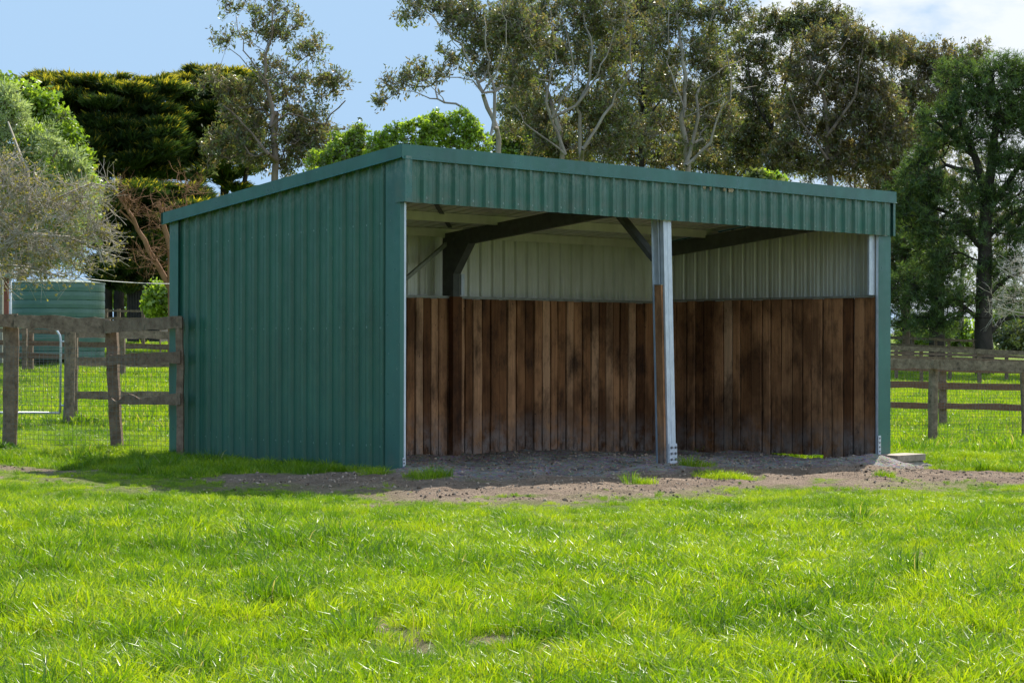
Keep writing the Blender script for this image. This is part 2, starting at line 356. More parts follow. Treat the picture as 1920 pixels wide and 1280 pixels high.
def mat_grass(name, c1, c2, c3):
    mt = bpy.data.materials.new(name); mt.use_nodes = True; t = mt.node_tree; t.nodes.clear(); o = N(t, 'ShaderNodeOutputMaterial')
    ti = attr(t, 'tint').outputs['Fac']; pr = attr(t, 'ptint', 'INSTANCER').outputs['Fac']
    f = mth(t, 'ADD', mth(t, 'MULTIPLY', ti, .45), mth(t, 'MULTIPLY', pr, .55), True)
    c = ramp(t, f, [(0.05, c1), (.5, c2), (.95, c3)])
    dry = mth(t, 'GREATER_THAN', ti, .975); c = mixc(t, dry, c, (.42, .36, .17))
    d = N(t, 'ShaderNodeBsdfDiffuse'); t.links.new(c, d.inputs[0])
    tr = N(t, 'ShaderNodeBsdfTranslucent'); t.links.new(mixc(t, 1., c, (1.45, 1.4, .6), 'MULTIPLY'), tr.inputs[0])
    mx = N(t, 'ShaderNodeMixShader'); mx.inputs[0].default_value = .5; t.links.new(d.outputs[0], mx.inputs[1]); t.links.new(tr.outputs[0], mx.inputs[2])
    gl = N(t, 'ShaderNodeBsdfGlossy'); gl.inputs['Roughness'].default_value = .36
    m3 = N(t, 'ShaderNodeMixShader'); m3.inputs[0].default_value = .036; t.links.new(mx.outputs[0], m3.inputs[1]); t.links.new(gl.outputs[0], m3.inputs[2])
    t.links.new(m3.outputs[0], o.inputs[0]); return mt
M['grass'] = mat_grass('grass_blades', (.034, .11, .004), (.162, .285, .006), (.355, .435, .016))

# ---------------------------------------------------------------- ground cover masks (photo columns of ground points)
def sm(a, b, x): t = np.clip((x-a)/(b-a), 0, 1); return t*t*(3-2*t)
_xs = [-600, 0, 120, 340, 500, 650, 800, 1000, 1200, 1400, 1600, 1700, 1900, 2500]
_top = [868, 868, 872, 886, 892, 889, 880, 870, 860, 850, 862, 876, 884, 888]
_bot = [896, 898, 908, 920, 924, 934, 946, 944, 938, 928, 920, 918, 922, 926]
def masks(x, y):
    """grass density 0..1, gravel 0..1 at ground points"""
    P = np.stack([x, y, base_g(x, y)], 1); px, py, dd = to_px(P)
    n = fbm(x*2.3, y*2.3, 31); n2 = fbm(x*.9, y*.9, 44)
    tp = np.interp(px, _xs, _top)+(n-.5)*16; bt = np.interp(px, _xs, _bot)+(n2-.5)*34+(n-.5)*14
    front = (dd > 2)
    strip = sm(tp-4, tp+3, py)*(1-sm(bt-26, bt+10, py))*front*np.where(px < 420, .22+.6*sm(.45, .6, n), 1)
    inside = ((x > -.02) & (x < 7.3) & (y > -.35) & (y < 3.5)).astype(float)
    apron = sm(-1.3, -.9, y)*(1-sm(3.4, 3.5, y))*sm(-.35, .1, x)*(1-sm(7.2, 7.5, x))
    dirt = np.maximum(strip, np.maximum(inside, apron))
    # pale, thin patches on the left path and right of the shed
    dirt = np.maximum(dirt, .75*np.exp(-(((px-1800)/130)**2+((py-822)/6)**2))*sm(.42, .6, n)*front)
    dirt = np.maximum(dirt, .75*sm(.70, .76, fbm(x*2.1, y*2.1, 71))*front*(dd < 17))
    for bx_, by_, br in ((715, 1175, 46), (775, 1212, 52), (1040, 1236, 34), (215, 1035, 34), (1720, 1055, 38), (640, 1180, 24), (400, 1010, 26), (1180, 1010, 22)):
        dirt = np.maximum(dirt, .85*np.exp(-(((px-bx_)/(br*.75))**2+((py-by_)/(br*.55))**2))*(dd < 18)*(dd > 3))
    gravel = sm(-1.15, -.6, y+(n-.5)*.7)*(1-sm(3.4, 3.5, y))*sm(-.5, .1, x+(n-.5)*.4)*(1-sm(7.1, 7.5, x))
    tuft = sm(.66, .76, fbm(x*1.7+9, y*1.7, 57))*strip*(1-apron)*(py > np.interp(px, _xs, _top)+16)
    wall = ((x < -.0) & (x > -.42-.25*n) & (y > .15+.5*n2)).astype(float)
    gd = np.clip(1-dirt*1.08, 0, 1); gd = np.maximum(gd, tuft*.8); gd = np.where(wall > 0, np.maximum(gd, .8*(y > .8)), gd)
    gd = np.where((inside > 0), 0, gd)
    for cx, cy, rr in ((3.31, -.62, .26), (-.30, -.72, .30), (-.42, -.12, .2)):      # lone tufts in the gravel
        gd = np.maximum(gd, sm(1.1, .5, np.hypot((x-cx)/rr, (y-cy)/(rr*.55))))
    return gd, gravel, dirt

# ---------------------------------------------------------------- ground sheet
def build_ground():
    an = np.concatenate([np.arange(-180, -22, 4.), np.arange(-22, 22, .125), np.arange(22, 180, 4.)])
    rr = [1.5]
    while rr[-1] < 2600:
        r_ = rr[-1]
        st = .05 if 13 < r_ < 27 else (.09 if r_ < 13 else r_*.012)
        rr.append(r_+st)
    rr = np.array(rr); A, Q = np.meshgrid(np.radians(an)+0, rr)
    x = CAMX+Q*np.sin(YAW+A); y = CAMY+Q*np.cos(YAW+A); z = g(x.ravel(), y.ravel())
    V = np.stack([x.ravel(), y.ravel(), z], 1); na = len(an); nr = len(rr)
    i = np.arange(nr-1)[:, None]*na; j = np.arange(na)[None, :]; j2 = (j+1) % na
    F = np.stack([i+j, i+na+j, i+na+j2, i+j2], -1).reshape(-1, 4)
    c = len(V); V = np.vstack([V, [[CAMX, CAMY, 0]]]); T = np.stack([np.full(na, c), np.arange(na), (np.arange(na)+1) % na], 1)
    mt, t, b = new_mat('ground_soil_and_turf')
    gra = attr(t, 'grass').outputs['Fac']; grv = attr(t, 'gravel').outputs['Fac']
    n1 = noise(t, 2.2, 8, .7); n2 = noise(t, 45, 6, .7); n3 = noise(t, .35, 5, .6)
    soil = mixc(t, .8, ramp(t, n1, [(.3, (.17, .12, .082)), (.7, (.41, .315, .23))]), ramp(t, n2, [(.3, (.45, .42, .4)), (.7, (1.25, 1.2, 1.2))]), 'MULTIPLY')
    vor = N(t, 'ShaderNodeTexVoronoi'); vor.inputs['Scale'].default_value = 42; tcn = N(t, 'ShaderNodeTexCoord'); t.links.new(tcn.outputs['Object'], vor.inputs['Vector'])
    gcol = mixc(t, .7, ramp(t, n1, [(.3, (.17, .155, .14)), (.7, (.39, .365, .34))]), mixc(t, 1., vor.outputs['Color'], (.5, .5, .5), 'ADD'), 'MULTIPLY')
    n5 = noise(t, 5, 6, .7); gcol = mixc(t, mth(t, 'MULTIPLY', maprange(t, n5, .53, .64), .7), gcol, (.05, .04, .034))
    base = mixc(t, grv, soil, gcol)
    gcl = mixc(t, .8, ramp(t, n3, [(.3, (.075, .15, .008)), (.7, (.19, .27, .02))]), ramp(t, noise(t, 7, 8, .8), [(.3, (.4, .5, .4)), (.72, (1.6, 1.4, 1.2))]), 'MULTIPLY')
    base = mixc(t, gra, base, gcl)
    t.links.new(base, b.inputs['Base Color']); b.inputs['Roughness'].default_value = .95; b.inputs['Specular IOR Level'].default_value = .15
    bump(t, b, mth(t, 'ADD', noise(t, 24, 7, .8), mth(t, 'MULTIPLY', vor.outputs['Distance'], .5)), 1.0, .045)
    o = mesh_np('ground', V, [F, T], mt, None, smooth=True); tag(o, kind='structure')
    gd, gv, di = masks(V[:, 0], V[:, 1]); vattr(o, 'grass', gd); vattr(o, 'gravel', gv)
build_ground()

# ---------------------------------------------------------------- scatter by geometry nodes
def scatter(name, P, rot, scl, tint, sources, label, cat):
    me = bpy.data.meshes.new(name); me.vertices.add(len(P)); me.vertices.foreach_set('co', np.asarray(P, np.float32).ravel())
    def at_(nm, ty, v, key):
        a = me.attributes.new(nm, ty, 'POINT'); a.data.foreach_set(key, np.asarray(v).ravel())
    at_('rot', 'FLOAT_VECTOR', np.asarray(rot, np.float32), 'vector'); at_('scl', 'FLOAT_VECTOR', np.asarray(scl, np.float32), 'vector')
    at_('ptint', 'FLOAT', np.asarray(tint, np.float32), 'value'); at_('idx', 'INT', rng.integers(0, len(sources), len(P)).astype(np.int32), 'value')
    o = bpy.data.objects.new(name, me); COL.objects.link(o)
    c = bpy.data.collections.new(name+'_sources')
    for s in sources: c.objects.link(s)
    ng = bpy.data.node_groups.new(name+'_nodes', 'GeometryNodeTree')
    ng.interface.new_socket('Geometry', in_out='INPUT', socket_type='NodeSocketGeometry'); ng.interface.new_socket('Geometry', in_out='OUTPUT', socket_type='NodeSocketGeometry')
    gi = ng.nodes.new('NodeGroupInput'); go = ng.nodes.new('NodeGroupOutput')
    ip = ng.nodes.new('GeometryNodeInstanceOnPoints'); ci = ng.nodes.new('GeometryNodeCollectionInfo')
    ci.inputs['Collection'].default_value = c; ci.inputs['Separate Children'].default_value = True; ci.inputs['Reset Children'].default_value = True
    def na(nm, ty):
        n = ng.nodes.new('GeometryNodeInputNamedAttribute'); n.data_type = ty; n.inputs['Name'].default_value = nm
        return [s for s in n.outputs if s.enabled][0]
    L = ng.links.new
    L(gi.outputs[0], ip.inputs['Points']); L(ci.outputs[0], ip.inputs['Instance']); ip.inputs['Pick Instance'].default_value = True
    L(na('idx', 'INT'), ip.inputs['Instance Index']); L(na('rot', 'FLOAT_VECTOR'), ip.inputs['Rotation']); L(na('scl', 'FLOAT_VECTOR'), ip.inputs['Scale'])
    L(ip.outputs[0], go.inputs[0])
    md = o.modifiers.new('scatter', 'NODES'); md.node_group = ng
    return tag(o, label, cat, kind='stuff')

def tuft(nb, rad, h0, h1, wd, lean, seed, mat):
    q = np.random.default_rng(seed)
    a = q.uniform(0, 2*math.pi, nb); rr = rad*np.sqrt(q.uniform(0, 1, nb)); bx = rr*np.cos(a); by = rr*np.sin(a)
    h = q.uniform(h0, h1, nb)*(1-.3*rr/rad); da = a+q.normal(0, 1.0, nb); ln = lean*h*q.uniform(.2, 1.5, nb)
    wa = q.uniform(0, math.pi, nb); w_ = wd*q.uniform(.6, 1.3, nb); tn = q.uniform(0, 1, nb)
    V = np.zeros((nb, 7, 3)); dx = np.cos(da); dy = np.sin(da); wx = np.cos(wa); wy = np.sin(wa)
    for k, (f, l, ww) in enumerate(((0, 0, .7), (.45, .16, 1.), (.8, .5, .75))):
        cx = bx+dx*ln*l; cy = by+dy*ln*l; cz = h*f
        V[:, 2*k] = np.stack([cx-wx*w_*ww/2, cy-wy*w_*ww/2, cz], 1); V[:, 2*k+1] = np.stack([cx+wx*w_*ww/2, cy+wy*w_*ww/2, cz], 1)
    V[:, 6] = np.stack([bx+dx*ln, by+dy*ln, h*.97], 1)
    V[:, :2, 2] -= .02
    b = (np.arange(nb)*7)[:, None]
    F = np.concatenate([b+np.array([0, 1, 3, 2]), b+np.array([2, 3, 5, 4])]); T = b+np.array([4, 5, 6])
    o = mesh_np('grass_tuft', V.reshape(-1, 3), [F, T], mat, None, link=False); vattr(o, 'tint', np.repeat(tn, 7)); return o

def ring_points(n, d0, d1, half, p=1.0):     # uniform over area in the wedge
    d = np.sqrt(rng.uniform(0, 1, n)*(d1*d1-d0*d0)+d0*d0); l = rng.uniform(-1, 1, n)*half*d
    return CAMX+l*math.cos(YAW)+d*math.sin(YAW), CAMY-l*math.sin(YAW)+d*math.cos(YAW), d
def grass():
    near = [tuft(72, .085, .03, .09, .0036, .95, s, M['grass']) for s in range(6)]
    tall = [tuft(80, .08, .07, .18, .0042, .75, s+20, M['grass']) for s in range(4)]
    far = [tuft(110, .22, .05, .13, .0075, .6, s+40, M['grass']) for s in range(4)]
    def go(name, srcs, n, d0, d1, half, smin, smax, label, tallmask=None, thr=None):
        x, y, d = ring_points(n, d0, d1, half); gd, _, _ = masks(x, y)
        keep = rng.uniform(0, 1, n) < gd
        big = fbm(x*1.3, y*1.3, 91); cl = fbm(x*3.2, y*3.2, 17)
        if tallmask: keep &= (cl > tallmask)
        x, y, d, gd, big, cl = [a[keep] for a in (x, y, d, gd, big, cl)]
        inshed = (x > 0) & (x < 7.3) & (y > 0) & (y < 3.45)
        _, py_, _ = to_px(np.stack([x, y, base_g(x, y)], 1)); px_ = to_px(np.stack([x, y, base_g(x, y)], 1))[0]
        edge = np.where((d < 18.5) & (py_ > np.interp(px_, _xs, _bot)-25), .42+.58*sm(-10, 75, py_-np.interp(px_, _xs, _bot)), 1.)
        s = rng.uniform(smin, smax, len(x))*(.4+.6*gd)*(.55+.85*big)*edge
        P = np.stack([x, y, g(x, y)-.004], 1)
        rot = np.stack([rng.normal(0, .12, len(x)), rng.normal(0, .12, len(x)), rng.uniform(0, 6.28, len(x))], 1)
        tn = np.clip(.60-1.9*(cl-.5)+.5*(fbm(x*.6, y*.6, 5)-.5)+rng.normal(0, .17, len(x)), 0, 1)
        if tallmask: tn = tn*.75
        scatter(name, P, rot, np.stack([s*rng.uniform(.9, 1.2, len(x)), s, s*rng.uniform(.8, 1.2, len(x))], 1), tn, srcs, label, 'grass')
    go('lawn_grass', near, 31000, 5.2, 27, .36, .9, 1.35, 'short bright green paddock grass in the foreground and round the shelter')
    go('tall_grass', tall, 8000, 5.2, 27, .36, .6, 1.15, 'longer darker green grass clumps standing up out of the lawn', tallmask=.60)
    go('paddock_grass', far, 26000, 24, 95, .34, 1., 1.7, 'sunlit yellow green paddock grass behind the fences')
grass()

# clods, stones
def clods():
    src = []
    for s in range(5):
        q = np.random.default_rng(s+100)
        V = np.array([(math.cos(a)*c, math.sin(a)*c, z) for z, c in ((-.5, .5), (0., 1.), (.55, .6)) for a in np.arange(6)*math.pi/3]+[(0, 0, .8)])*.5
        V = V*q.uniform(.75, 1.25, V.shape)
        F = np.array([[i+r_*6, (i+1) % 6+r_*6, (i+1) % 6+r_*6+6, i+r_*6+6] for r_ in range(2) for i in range(6)]); T = np.array([[12+i, 12+(i+1) % 6, 18] for i in range(6)])
        mt = M['clod']; o = mesh_np('clod', V, [F, T], mt, None, link=False); src.append(o)
    def go(name, n, mask, smin, smax, label, cat):
        x, y, d = ring_points(n, 14, 25, .34); gd, gv, di = masks(x, y)
        k = (rng.uniform(0, 1, n) < mask(gd, gv, di)) ; x, y = x[k], y[k]
        k = fbm(x*1.7, y*1.7, 8) > .35; x, y = x[k], y[k]
        s = smin+(smax-smin)*rng.power(.22, len(x))**1.6
        scatter(name, np.stack([x, y, g(x, y)+s*.12], 1), rng.uniform(0, 6, (len(x), 3)), s[:, None]*rng.uniform(.6, 1.3, (len(x), 3)), rng.uniform(0, 1, len(x)), src, label, cat)
    go('dirt_clods', 70000, lambda a, b_, c: .95*c*(1-a)*(1-b_), .005, .034, 'loose brown clods of soil along the bare strip', 'soil')
    go('gravel_stones', 60000, lambda a, b_, c: b_*.8, .006, .035, 'small grey gravel stones on the shelter floor', 'gravel')
mt, t, b = new_mat('clod_earth')
oi = attr(t, 'ptint', 'INSTANCER').outputs['Fac']
t.links.new(ramp(t, oi, [(0, (.07, .048, .034)), (.22, (.21, .155, .11)), (1, (.42, .33, .25))]), b.inputs['Base Color']); b.inputs['Roughness'].default_value = .95; b.inputs['Specular IOR Level'].default_value = .1
M['clod'] = mt
clods()

# ---------------------------------------------------------------- horse shelter
W_, D_ = 7.40, 3.50
PITCHR = .1905
def roofz(y): return 2.845-.117*y
def profile(s0, s1, off, rh=.029, swage=True):
    pts = []
    k = math.floor((s0-off)/PITCHR)-1
    while off+k*PITCHR < s1+.2:
        c = off+k*PITCHR
        for ds, h in ((-.030, 0), (-.013, rh), (.013, rh), (.030, 0)): pts.append((c+ds, h))
        if swage:
            for q in (PITCHR/2-.028, PITCHR/2+.028):
                for ds, h in ((-.006, 0), (-.002, .003), (.002, .003), (.006, 0)): pts.append((c+q+ds, h))
        k += 1
    pts = [p for p in pts if s0 <= p[0] <= s1]
    def hat(s):
        d_ = abs((s-off+PITCHR/2) % PITCHR-PITCHR/2); return rh*min(1, max(0, (.030-d_)/.017))
    return [(s0, hat(s0))]+pts+[(s1, hat(s1))]
def panel(name, parent, O, u, n, s0, s1, off, bot, top, mats, nrows=1):
    """ribbed sheet; O origin, u along, n outward; bot/top z as functions of s. outer face + inner face"""
    O, u, n = [np.array(a, float) for a in (O, u, n)]
    pr = profile(s0, s1, off); V = []; td = []; bd = []
    for sgn in (0, -.0015):
        for s, h in pr:
            for r_ in range(nrows+1):
                f = r_/nrows; z = bot(s)*(1-f)+top(s)*f
                p = O+u*s+n*(h+sgn); V.append((p[0], p[1], z)); td.append(top(s)-z); bd.append(z-bot(s))
    k = len(pr); R1 = nrows+1; F = []; fm = []
    for L in range(2):
        for i in range(k-1):
            for r_ in range(nrows):
                a = L*k*R1+i*R1+r_; q = (a, a+R1, a+R1+1, a+1); F.append(q if L == 0 else q[::-1]); fm.append(L)
    o = mesh_np(name, V, np.array(F), mats, parent, fmat=fm); vattr(o, 'topdist', td); vattr(o, 'botdist', bd); return o

shed = empty('horse_shelter', (3.7, 1.7, 0), 'open fronted green ribbed steel horse shelter with timber lined walls and sloping roof', 'shelter')
GP = [M['green'], M['inner']]
# outer walls
lw = panel('side_wall', shed, (0, 0, 0), (0, 1, 0), (-1, 0, 0), .02, D_-.05, .06, lambda s: -.09, lambda s: roofz(s)-.02, GP, 6)
lw['label'] = 'green ribbed steel end wall facing left, scuffed near its top'
rw = panel('side_wall', shed, (W_, 0, 0), (0, 1, 0), (1, 0, 0), .02, D_-.05, .02, lambda s: -.155 if .6 < s < 1.75 else -.34, lambda s: roofz(s)-.02, GP, 1)
rw['label'] = 'right end wall seen from inside as pale ribbed steel'
bw = panel('back_wall', shed, (0, D_, 0), (1, 0, 0), (0, 1, 0), .0, W_, .05, lambda s: -.26, lambda s: roofz(D_)-.02, GP, 1)
fa = panel('fascia_panel', shed, (0, -.05, 0), (1, 0, 0), (0, -1, 0), .0, W_-.03, .19, lambda s: 2.385, lambda s: 2.80, GP, 3)
fa['label'] = 'ribbed blue green steel band over the opening with nest stains'
# roof sheet: ribs run down the slope
pr = profile(-.02, W_+.02, .05); V = []
for sgn in (0, -.0015):
    for s, h in pr:
        for y in (-.04, D_+.12): V.append((s, y, roofz(y)+h+sgn))
k = len(pr); F = []; fm = []
for L in range(2):
    for i in range(k-1):
        a = L*k*2+i*2; F.append((a, a+2, a+3, a+1) if L == 0 else (a+1, a+3, a+2, a)); fm.append(L)
rs = mesh_np('roof', V, np.array(F), GP, shed, fmat=fm); vattr(rs, 'topdist', [1]*len(V)); vattr(rs, 'botdist', [1]*len(V))
# cappings: a folded face with a lip
def capping(name, p0, p1, n, h, lip=.012, back=.12, mat=M['green_flash']):
    p0 = np.array(p0, float); p1 = np.array(p1, float); n = np.array(n, float); z = np.array((0, 0, 1.))
    sec = [(-back, .012), (0, 0), (0.0, -h+.009), (lip, -h-.001), (lip, -h-.004), (-.004, -h-.004), (-.006, -.006), (-back, .008)]
    V = []
    for P in (p0, p1):
        for a, b_ in sec: V.append(P+n*a+z*b_)
    m_ = len(sec); F = [(i, (i+1) % m_, m_+(i+1) % m_, m_+i) for i in range(m_)]
    o = mesh_np(name, V, np.array(F), mat, shed); vattr(o, 'topdist', [1.]*len(V)); vattr(o, 'botdist', [1.]*len(V)); return o
cf = capping('capping', (-.085, -.085, 2.892), (W_+.045, -.085, 2.892), (0, -1, 0), .128); cf['label'] = 'long front roof capping'
capping('capping', (-.085, -.083, 2.892), (-.085, D_+.1, 2.892-.117*(D_+.18)), (-1, 0, 0), .118)
capping('capping', (W_+.045, -.083, 2.892), (W_+.045, D_+.1, 2.892-.117*(D_+.18)), (1, 0, 0), .118)
capping('capping', (-.085, D_+.13, 2.892-.117*(D_+.18)), (W_+.045, D_+.13, 2.892-.117*(D_+.18)), (0, 1, 0), .11)
# bead under the capping (catches the light)
# corner flashings
def flash(parts, label=None, nm='corner_flashing'):
    m_ = MB()
    for a, b_ in parts: m_.box(a, b_)
    o = m_.build(nm, M['green_flash'], shed); n_ = len(o.data.vertices)
    zz = np.array([v.co.z for v in o.data.vertices]); vattr(o, 'topdist', zz.max()-zz); vattr(o, 'botdist', zz-zz.min())
    if label: o['label'] = label
    return o
flash([((-.036, -.006, -.02), (-.030, .19, 2.80)), ((-.0300, -.006, -.02), (.012, .0, 2.385))], 'flat corner strip beside the opening, left')
flash([((-.052, -.092, 2.385), (-.046, .05, 2.79)), ((-.046, -.092, 2.385), (.03, -.086, 2.79))], 'folded corner of the fascia')
flash([((-.036, D_-.10, -.12), (-.030, D_+.05, roofz(D_)-.03)), ((-.030, D_+.044, -.12), (.15, D_+.05, roofz(D_)-.03))], 'rear corner strip')
flash([((7.20, -.012, -.13), (W_+.036, -.006, 2.385)), ((W_+.030, -.006, -.13), (W_+.036, .2, 2.70))], 'flat green corner strip at the right of the opening')
flash([((W_+.02, -.06, 2.385), (W_+.06, -.054, 2.78)), ((W_+.054, -.054, 2.385), (W_+.06, .1, 2.78))], 'end strip of the fascia')
# rear gutter-side dark gap strip
# fixing screws
m_ = MB(); m_.tube([(0, 0, 0), (-.004, 0, 0)], .011, 8); m_.tube([(-.004, 0, 0), (-.010, 0, 0)], .006, 6)
sc0 = m_.build('screw', M['screw'], None); first = True
def screw(loc, rz):
    global first
    o = sc0 if first else sc0.copy()
    if not first: COL.objects.link(o)
    first = False; o.parent = shed; o.location = Vector(loc)-shed.location; o.rotation_euler = (0, 0, rz)
for z in (.22, 1.28, 2.22):
    for k in range(18):
        y = .06+.042+k*PITCHR
        if y < D_-.12: screw((-.001, y, z+random.uniform(-.006, .006)-.03*(y if z > 2 else 0)), 0)
for k in range(0, 37): screw((.19+.042+k*PITCHR, -.051, 2.435+random.uniform(-.003, .003)), math.pi/2)
# posts -------------------------------------------------
def lean(z, tot=.085): return tot*(1-max(0, z)/2.4)
def sheared(P0, P1, mb, tint=.5, tot=.085):
    x0, y0, z0 = P0; x1, y1, z1 = P1
    s0 = lean(z0, tot); s1 = lean(z1, tot)
    mb.hexa([(x0+s0, y0, z0), (x1+s0, y0, z0), (x1+s0, y1, z0), (x0+s0, y1, z0), (x0+s1, y0, z1), (x1+s1, y0, z1), (x1+s1, y1, z1), (x0+s1, y1, z1)], tint)
m_ = MB()
sheared((3.487, .000, -.12), (3.607, .003, 2.62), m_); sheared((3.487, .003, -.12), (3.490, .045, 2.62), m_); sheared((3.604, .003, -.12), (3.607, .045, 2.62), m_)
sheared((3.543, -.003, -.12), (3.551, 0, 2.62), m_)
sheared((3.487, .06, -.12), (3.490, .15, 2.62), m_); sheared((3.470, .06, -.12), (3.487, .063, 2.62), m_); sheared((3.470, .147, -.12), (3.487, .150, 2.62), m_); sheared((3.50, .06, -.12), (3.60, .15, 2.62), m_)
cpst = m_.build('centre_post', M['galv'], shed); cpst['label'] = 'galvanised channel post standing between the two bays'
m_ = MB(); sheared((3.495, -.008, -.07), (3.615, -.003, .13), m_); bp = m_.build('base_plate', M['galv'], cpst)
for bx in (3.525, 3.585):
    for bz in (-.03, .03, .09):
        m_ = MB(); m_.tube([(bx+.085, -.008, bz), (bx+.085, -.020, bz)], .014, 6); m_.build('bolt', M['bolt'], cpst)
m_ = MB(); sheared((3.453, .02, -.10), (3.483, .11, 1.735), m_, .55)
o = m_.build('post_board', M['sleeper2'], shed); vattr(o, 'botdist', [max(0, v.co.z+.1) for v in o.data.vertices]); o['label'] = 'brown rubbing board fixed to the centre post'
m_ = MB(); sheared((3.449, .015, 1.735), (3.485, .115, 1.742), m_); m_.build('board_cap', M['galv_dull'], shed)
# front corner posts of the portal
m_ = MB(); m_.box((.013, -.005, -.05), (.036, -.001, 2.385)); m_.box((.014, .0, -.05), (.018, .08, 2.62)); m_.box((.018, .076, -.05), (.09, .080, 2.62)); m_.build('corner_post', M['galv'], shed)
m_ = MB(); m_.box((-.003, -.012, -.02), (.024, -.007, .13)); pl = m_.build('base_plate', M['galv'], shed)
for bz in (.01, .045, .08, .11):
    m_ = MB(); m_.tube([(.008, -.012, bz), (.008, -.018, bz)], .008, 6); m_.build('bolt', M['bolt'], pl)
m_ = MB(); m_.box((7.192, -.008, -.13), (7.199, .022, 2.62)); m_.box((7.09, .035, 1.705), (7.192, .040, 2.60)); m_.box((7.085, .035, 1.705), (7.09, .06, 2.60)); m_.build('corner_post', M['galv'], shed)
m_ = MB(); m_.box((7.185, -.022, -.12), (7.235, -.013, .10)); pl = m_.build('base_plate', M['galv'], shed)
for bz in (-.08, -.03, .02, .07):
    m_ = MB(); m_.tube([(7.21, -.022, bz), (7.21, -.029, bz)], .010, 6); m_.build('bolt', M['bolt'], pl)
# portal frames
for X in (3.60, 7.16):
    m_ = MB(); m_.beam((X, .02, 2.55+.085), (X, 3.36, 2.222+.085), .065, .17); m_.build('rafter', M['dark_steel'], shed)
m_ = MB(); m_.beam((.07, .02, 2.55+.085), (.07, 3.36, 2.222+.085), .065, .17); m_.build('rafter', M['dark_steel'], shed)
for X, z0 in ((3.58, -.1), (.1, -.1)):
    m_ = MB(); m_.box((X-.03, 3.20, 1.66), (X+.07, 3.38, 2.34)); m_.build('rear_post', M['dark_steel'], shed)
    m_ = MB(); m_.box((X-.045, 3.185, -.4), (X+.09, 3.26, 1.672), .04); o = m_.build('post_board', M['boards'], shed); vattr(o, 'botdist', [max(0, v.co.z+.1) for v in o.data.vertices])
# haunch plates of the middle frame (triangle with a bright fold)
m_ = MB(); m_.add([(3.55, 3.20, 2.29), (3.55, 2.95, 2.27), (3.55, 3.20, 1.93), (3.66, 3.20, 2.29), (3.66, 2.95, 2.27), (3.66, 3.20, 1.93)], [(0, 1, 2), (5, 4, 3), (0, 3, 4, 1), (1, 4, 5, 2), (2, 5, 3, 0)])
m_.build('haunch_plate', M['dark_steel'], shed)
m_ = MB(); m_.box((3.652, 3.175, 1.69), (3.70, 3.199, 1.93)); m_.build('bracket', M['galv'], shed)
# knee brace of the middle frame
m_ = MB(); m_.beam((3.62, .22, 2.00), (3.62, .82, 2.58), .05, .11, (1, 0, 0)); m_.build('knee_brace', M['dark_steel'], shed)
m_ = MB(); m_.beam((2.95, 3.33, 1.86), (3.57, 3.33, 2.28), .04, .04); m_.build('knee_brace', M['galv_dull'], shed)
m_ = MB(); m_.beam((.4, .35, 2.795), (3.5, 3.2, 2.45), .05, .006); o = m_.build('roof_strap', M['dark_steel'], shed)
m_ = MB(); m_.beam((7.0, .35, 2.795), (3.7, 3.2, 2.45), .05, .006); m_.build('roof_strap', M['dark_steel'], shed)
# purlins: C sections
for y in (.12, 1.30, 2.50, 3.36):
    z1 = roofz(y)-.006; m_ = MB()
    for xa, xb in ((.03, W_-.03),):
        m_.box((xa, y, z1-.095), (xb, y+.003, z1)); m_.box((xa, y+.003, z1-.003), (xb, y+.05, z1)); m_.box((xa, y+.003, z1-.095), (xb, y+.05, z1-.092)); m_.box((xa, y+.047, z1-.092), (xb, y+.05, z1-.075))
    m_.build('purlin', M['inner'], shed)
m_ = MB(); m_.box((.03, -.02, 2.43), (W_-.03, .0, 2.58)); m_.build('fascia_girt', M['inner'], shed)
m_ = MB(); m_.box((.03, 3.385, 1.95), (W_-.03, 3.46, 1.955)); 
# timber lining
def lining(name, O, u, s0, s1, bw_, zb, zt, nrm, label):
    m_ = MB(); O = np.array(O, float); u = np.array(u, float); n = np.array(nrm, float); s = s0; bd = []
    q = np.random.default_rng(int(s1*100))
    while s < s1-.03:
        ww = bw_*q.uniform(.84, 1.14); gap = q.uniform(.010, .022); e = min(s+ww-gap, s1); off = q.uniform(0, .018); th = .045; tl = q.normal(0, .003)
        zz = zb+q.uniform(-.012, .012) if (u[0] > .5 or .72 < s < 1.55) else -.34; zt_ = zt+q.uniform(-.02, .003); tn = np.clip(q.normal(.5, .24), 0, 1)
        P = []
        nz_ = 6
        for r_ in range(nz_+1):
            z = zz+(zt_-zz)*r_/nz_; sh = tl*(r_/nz_)+ (q.normal(0, .003))
            for (ss, dn) in ((s+.002, off+.004), (s+.006, off), (e-.006, off), (e-.002, off+.004), (e-.002, off+th), (s+.002, off+th)):
                P.append((O+u*(ss+sh)+n*(-dn))+np.array((0, 0, z)))
        F = []
        for r_ in range(nz_):
            for j in range(6):
                a = r_*6+j; b_ = r_*6+(j+1) % 6; F.append((a, b_, b_+6, a+6))
        F.append((nz_*6, nz_*6+1, nz_*6+4, nz_*6+5)); F.append((nz_*6+1, nz_*6+2, nz_*6+3, nz_*6+4))
        m_.add(P, F, tn); s += ww
    o = m_.build(name, M['boards'], shed); o['label'] = label
    zs = np.array([v.co.z for v in o.data.vertices])
    fl = np.array([gz(v.co.x+3.7, v.co.y+1.7) for v in o.data.vertices]); vattr(o, 'botdist', np.maximum(zs-fl, 0))
    return o
lining('timber_lining', (0, 3.27, 0), (1, 0, 0), .2, 7.24, .138, -.3, 1.665, (0, -1, 0), 'dark brown vertical boards lining the back wall')
lining('timber_lining', (7.19, 0, 0), (0, 1, 0), .045, 3.27, .147, -.16, 1.685, (-1, 0, 0), 'brown vertical boards lining the right wall, sunlit green gap beneath')
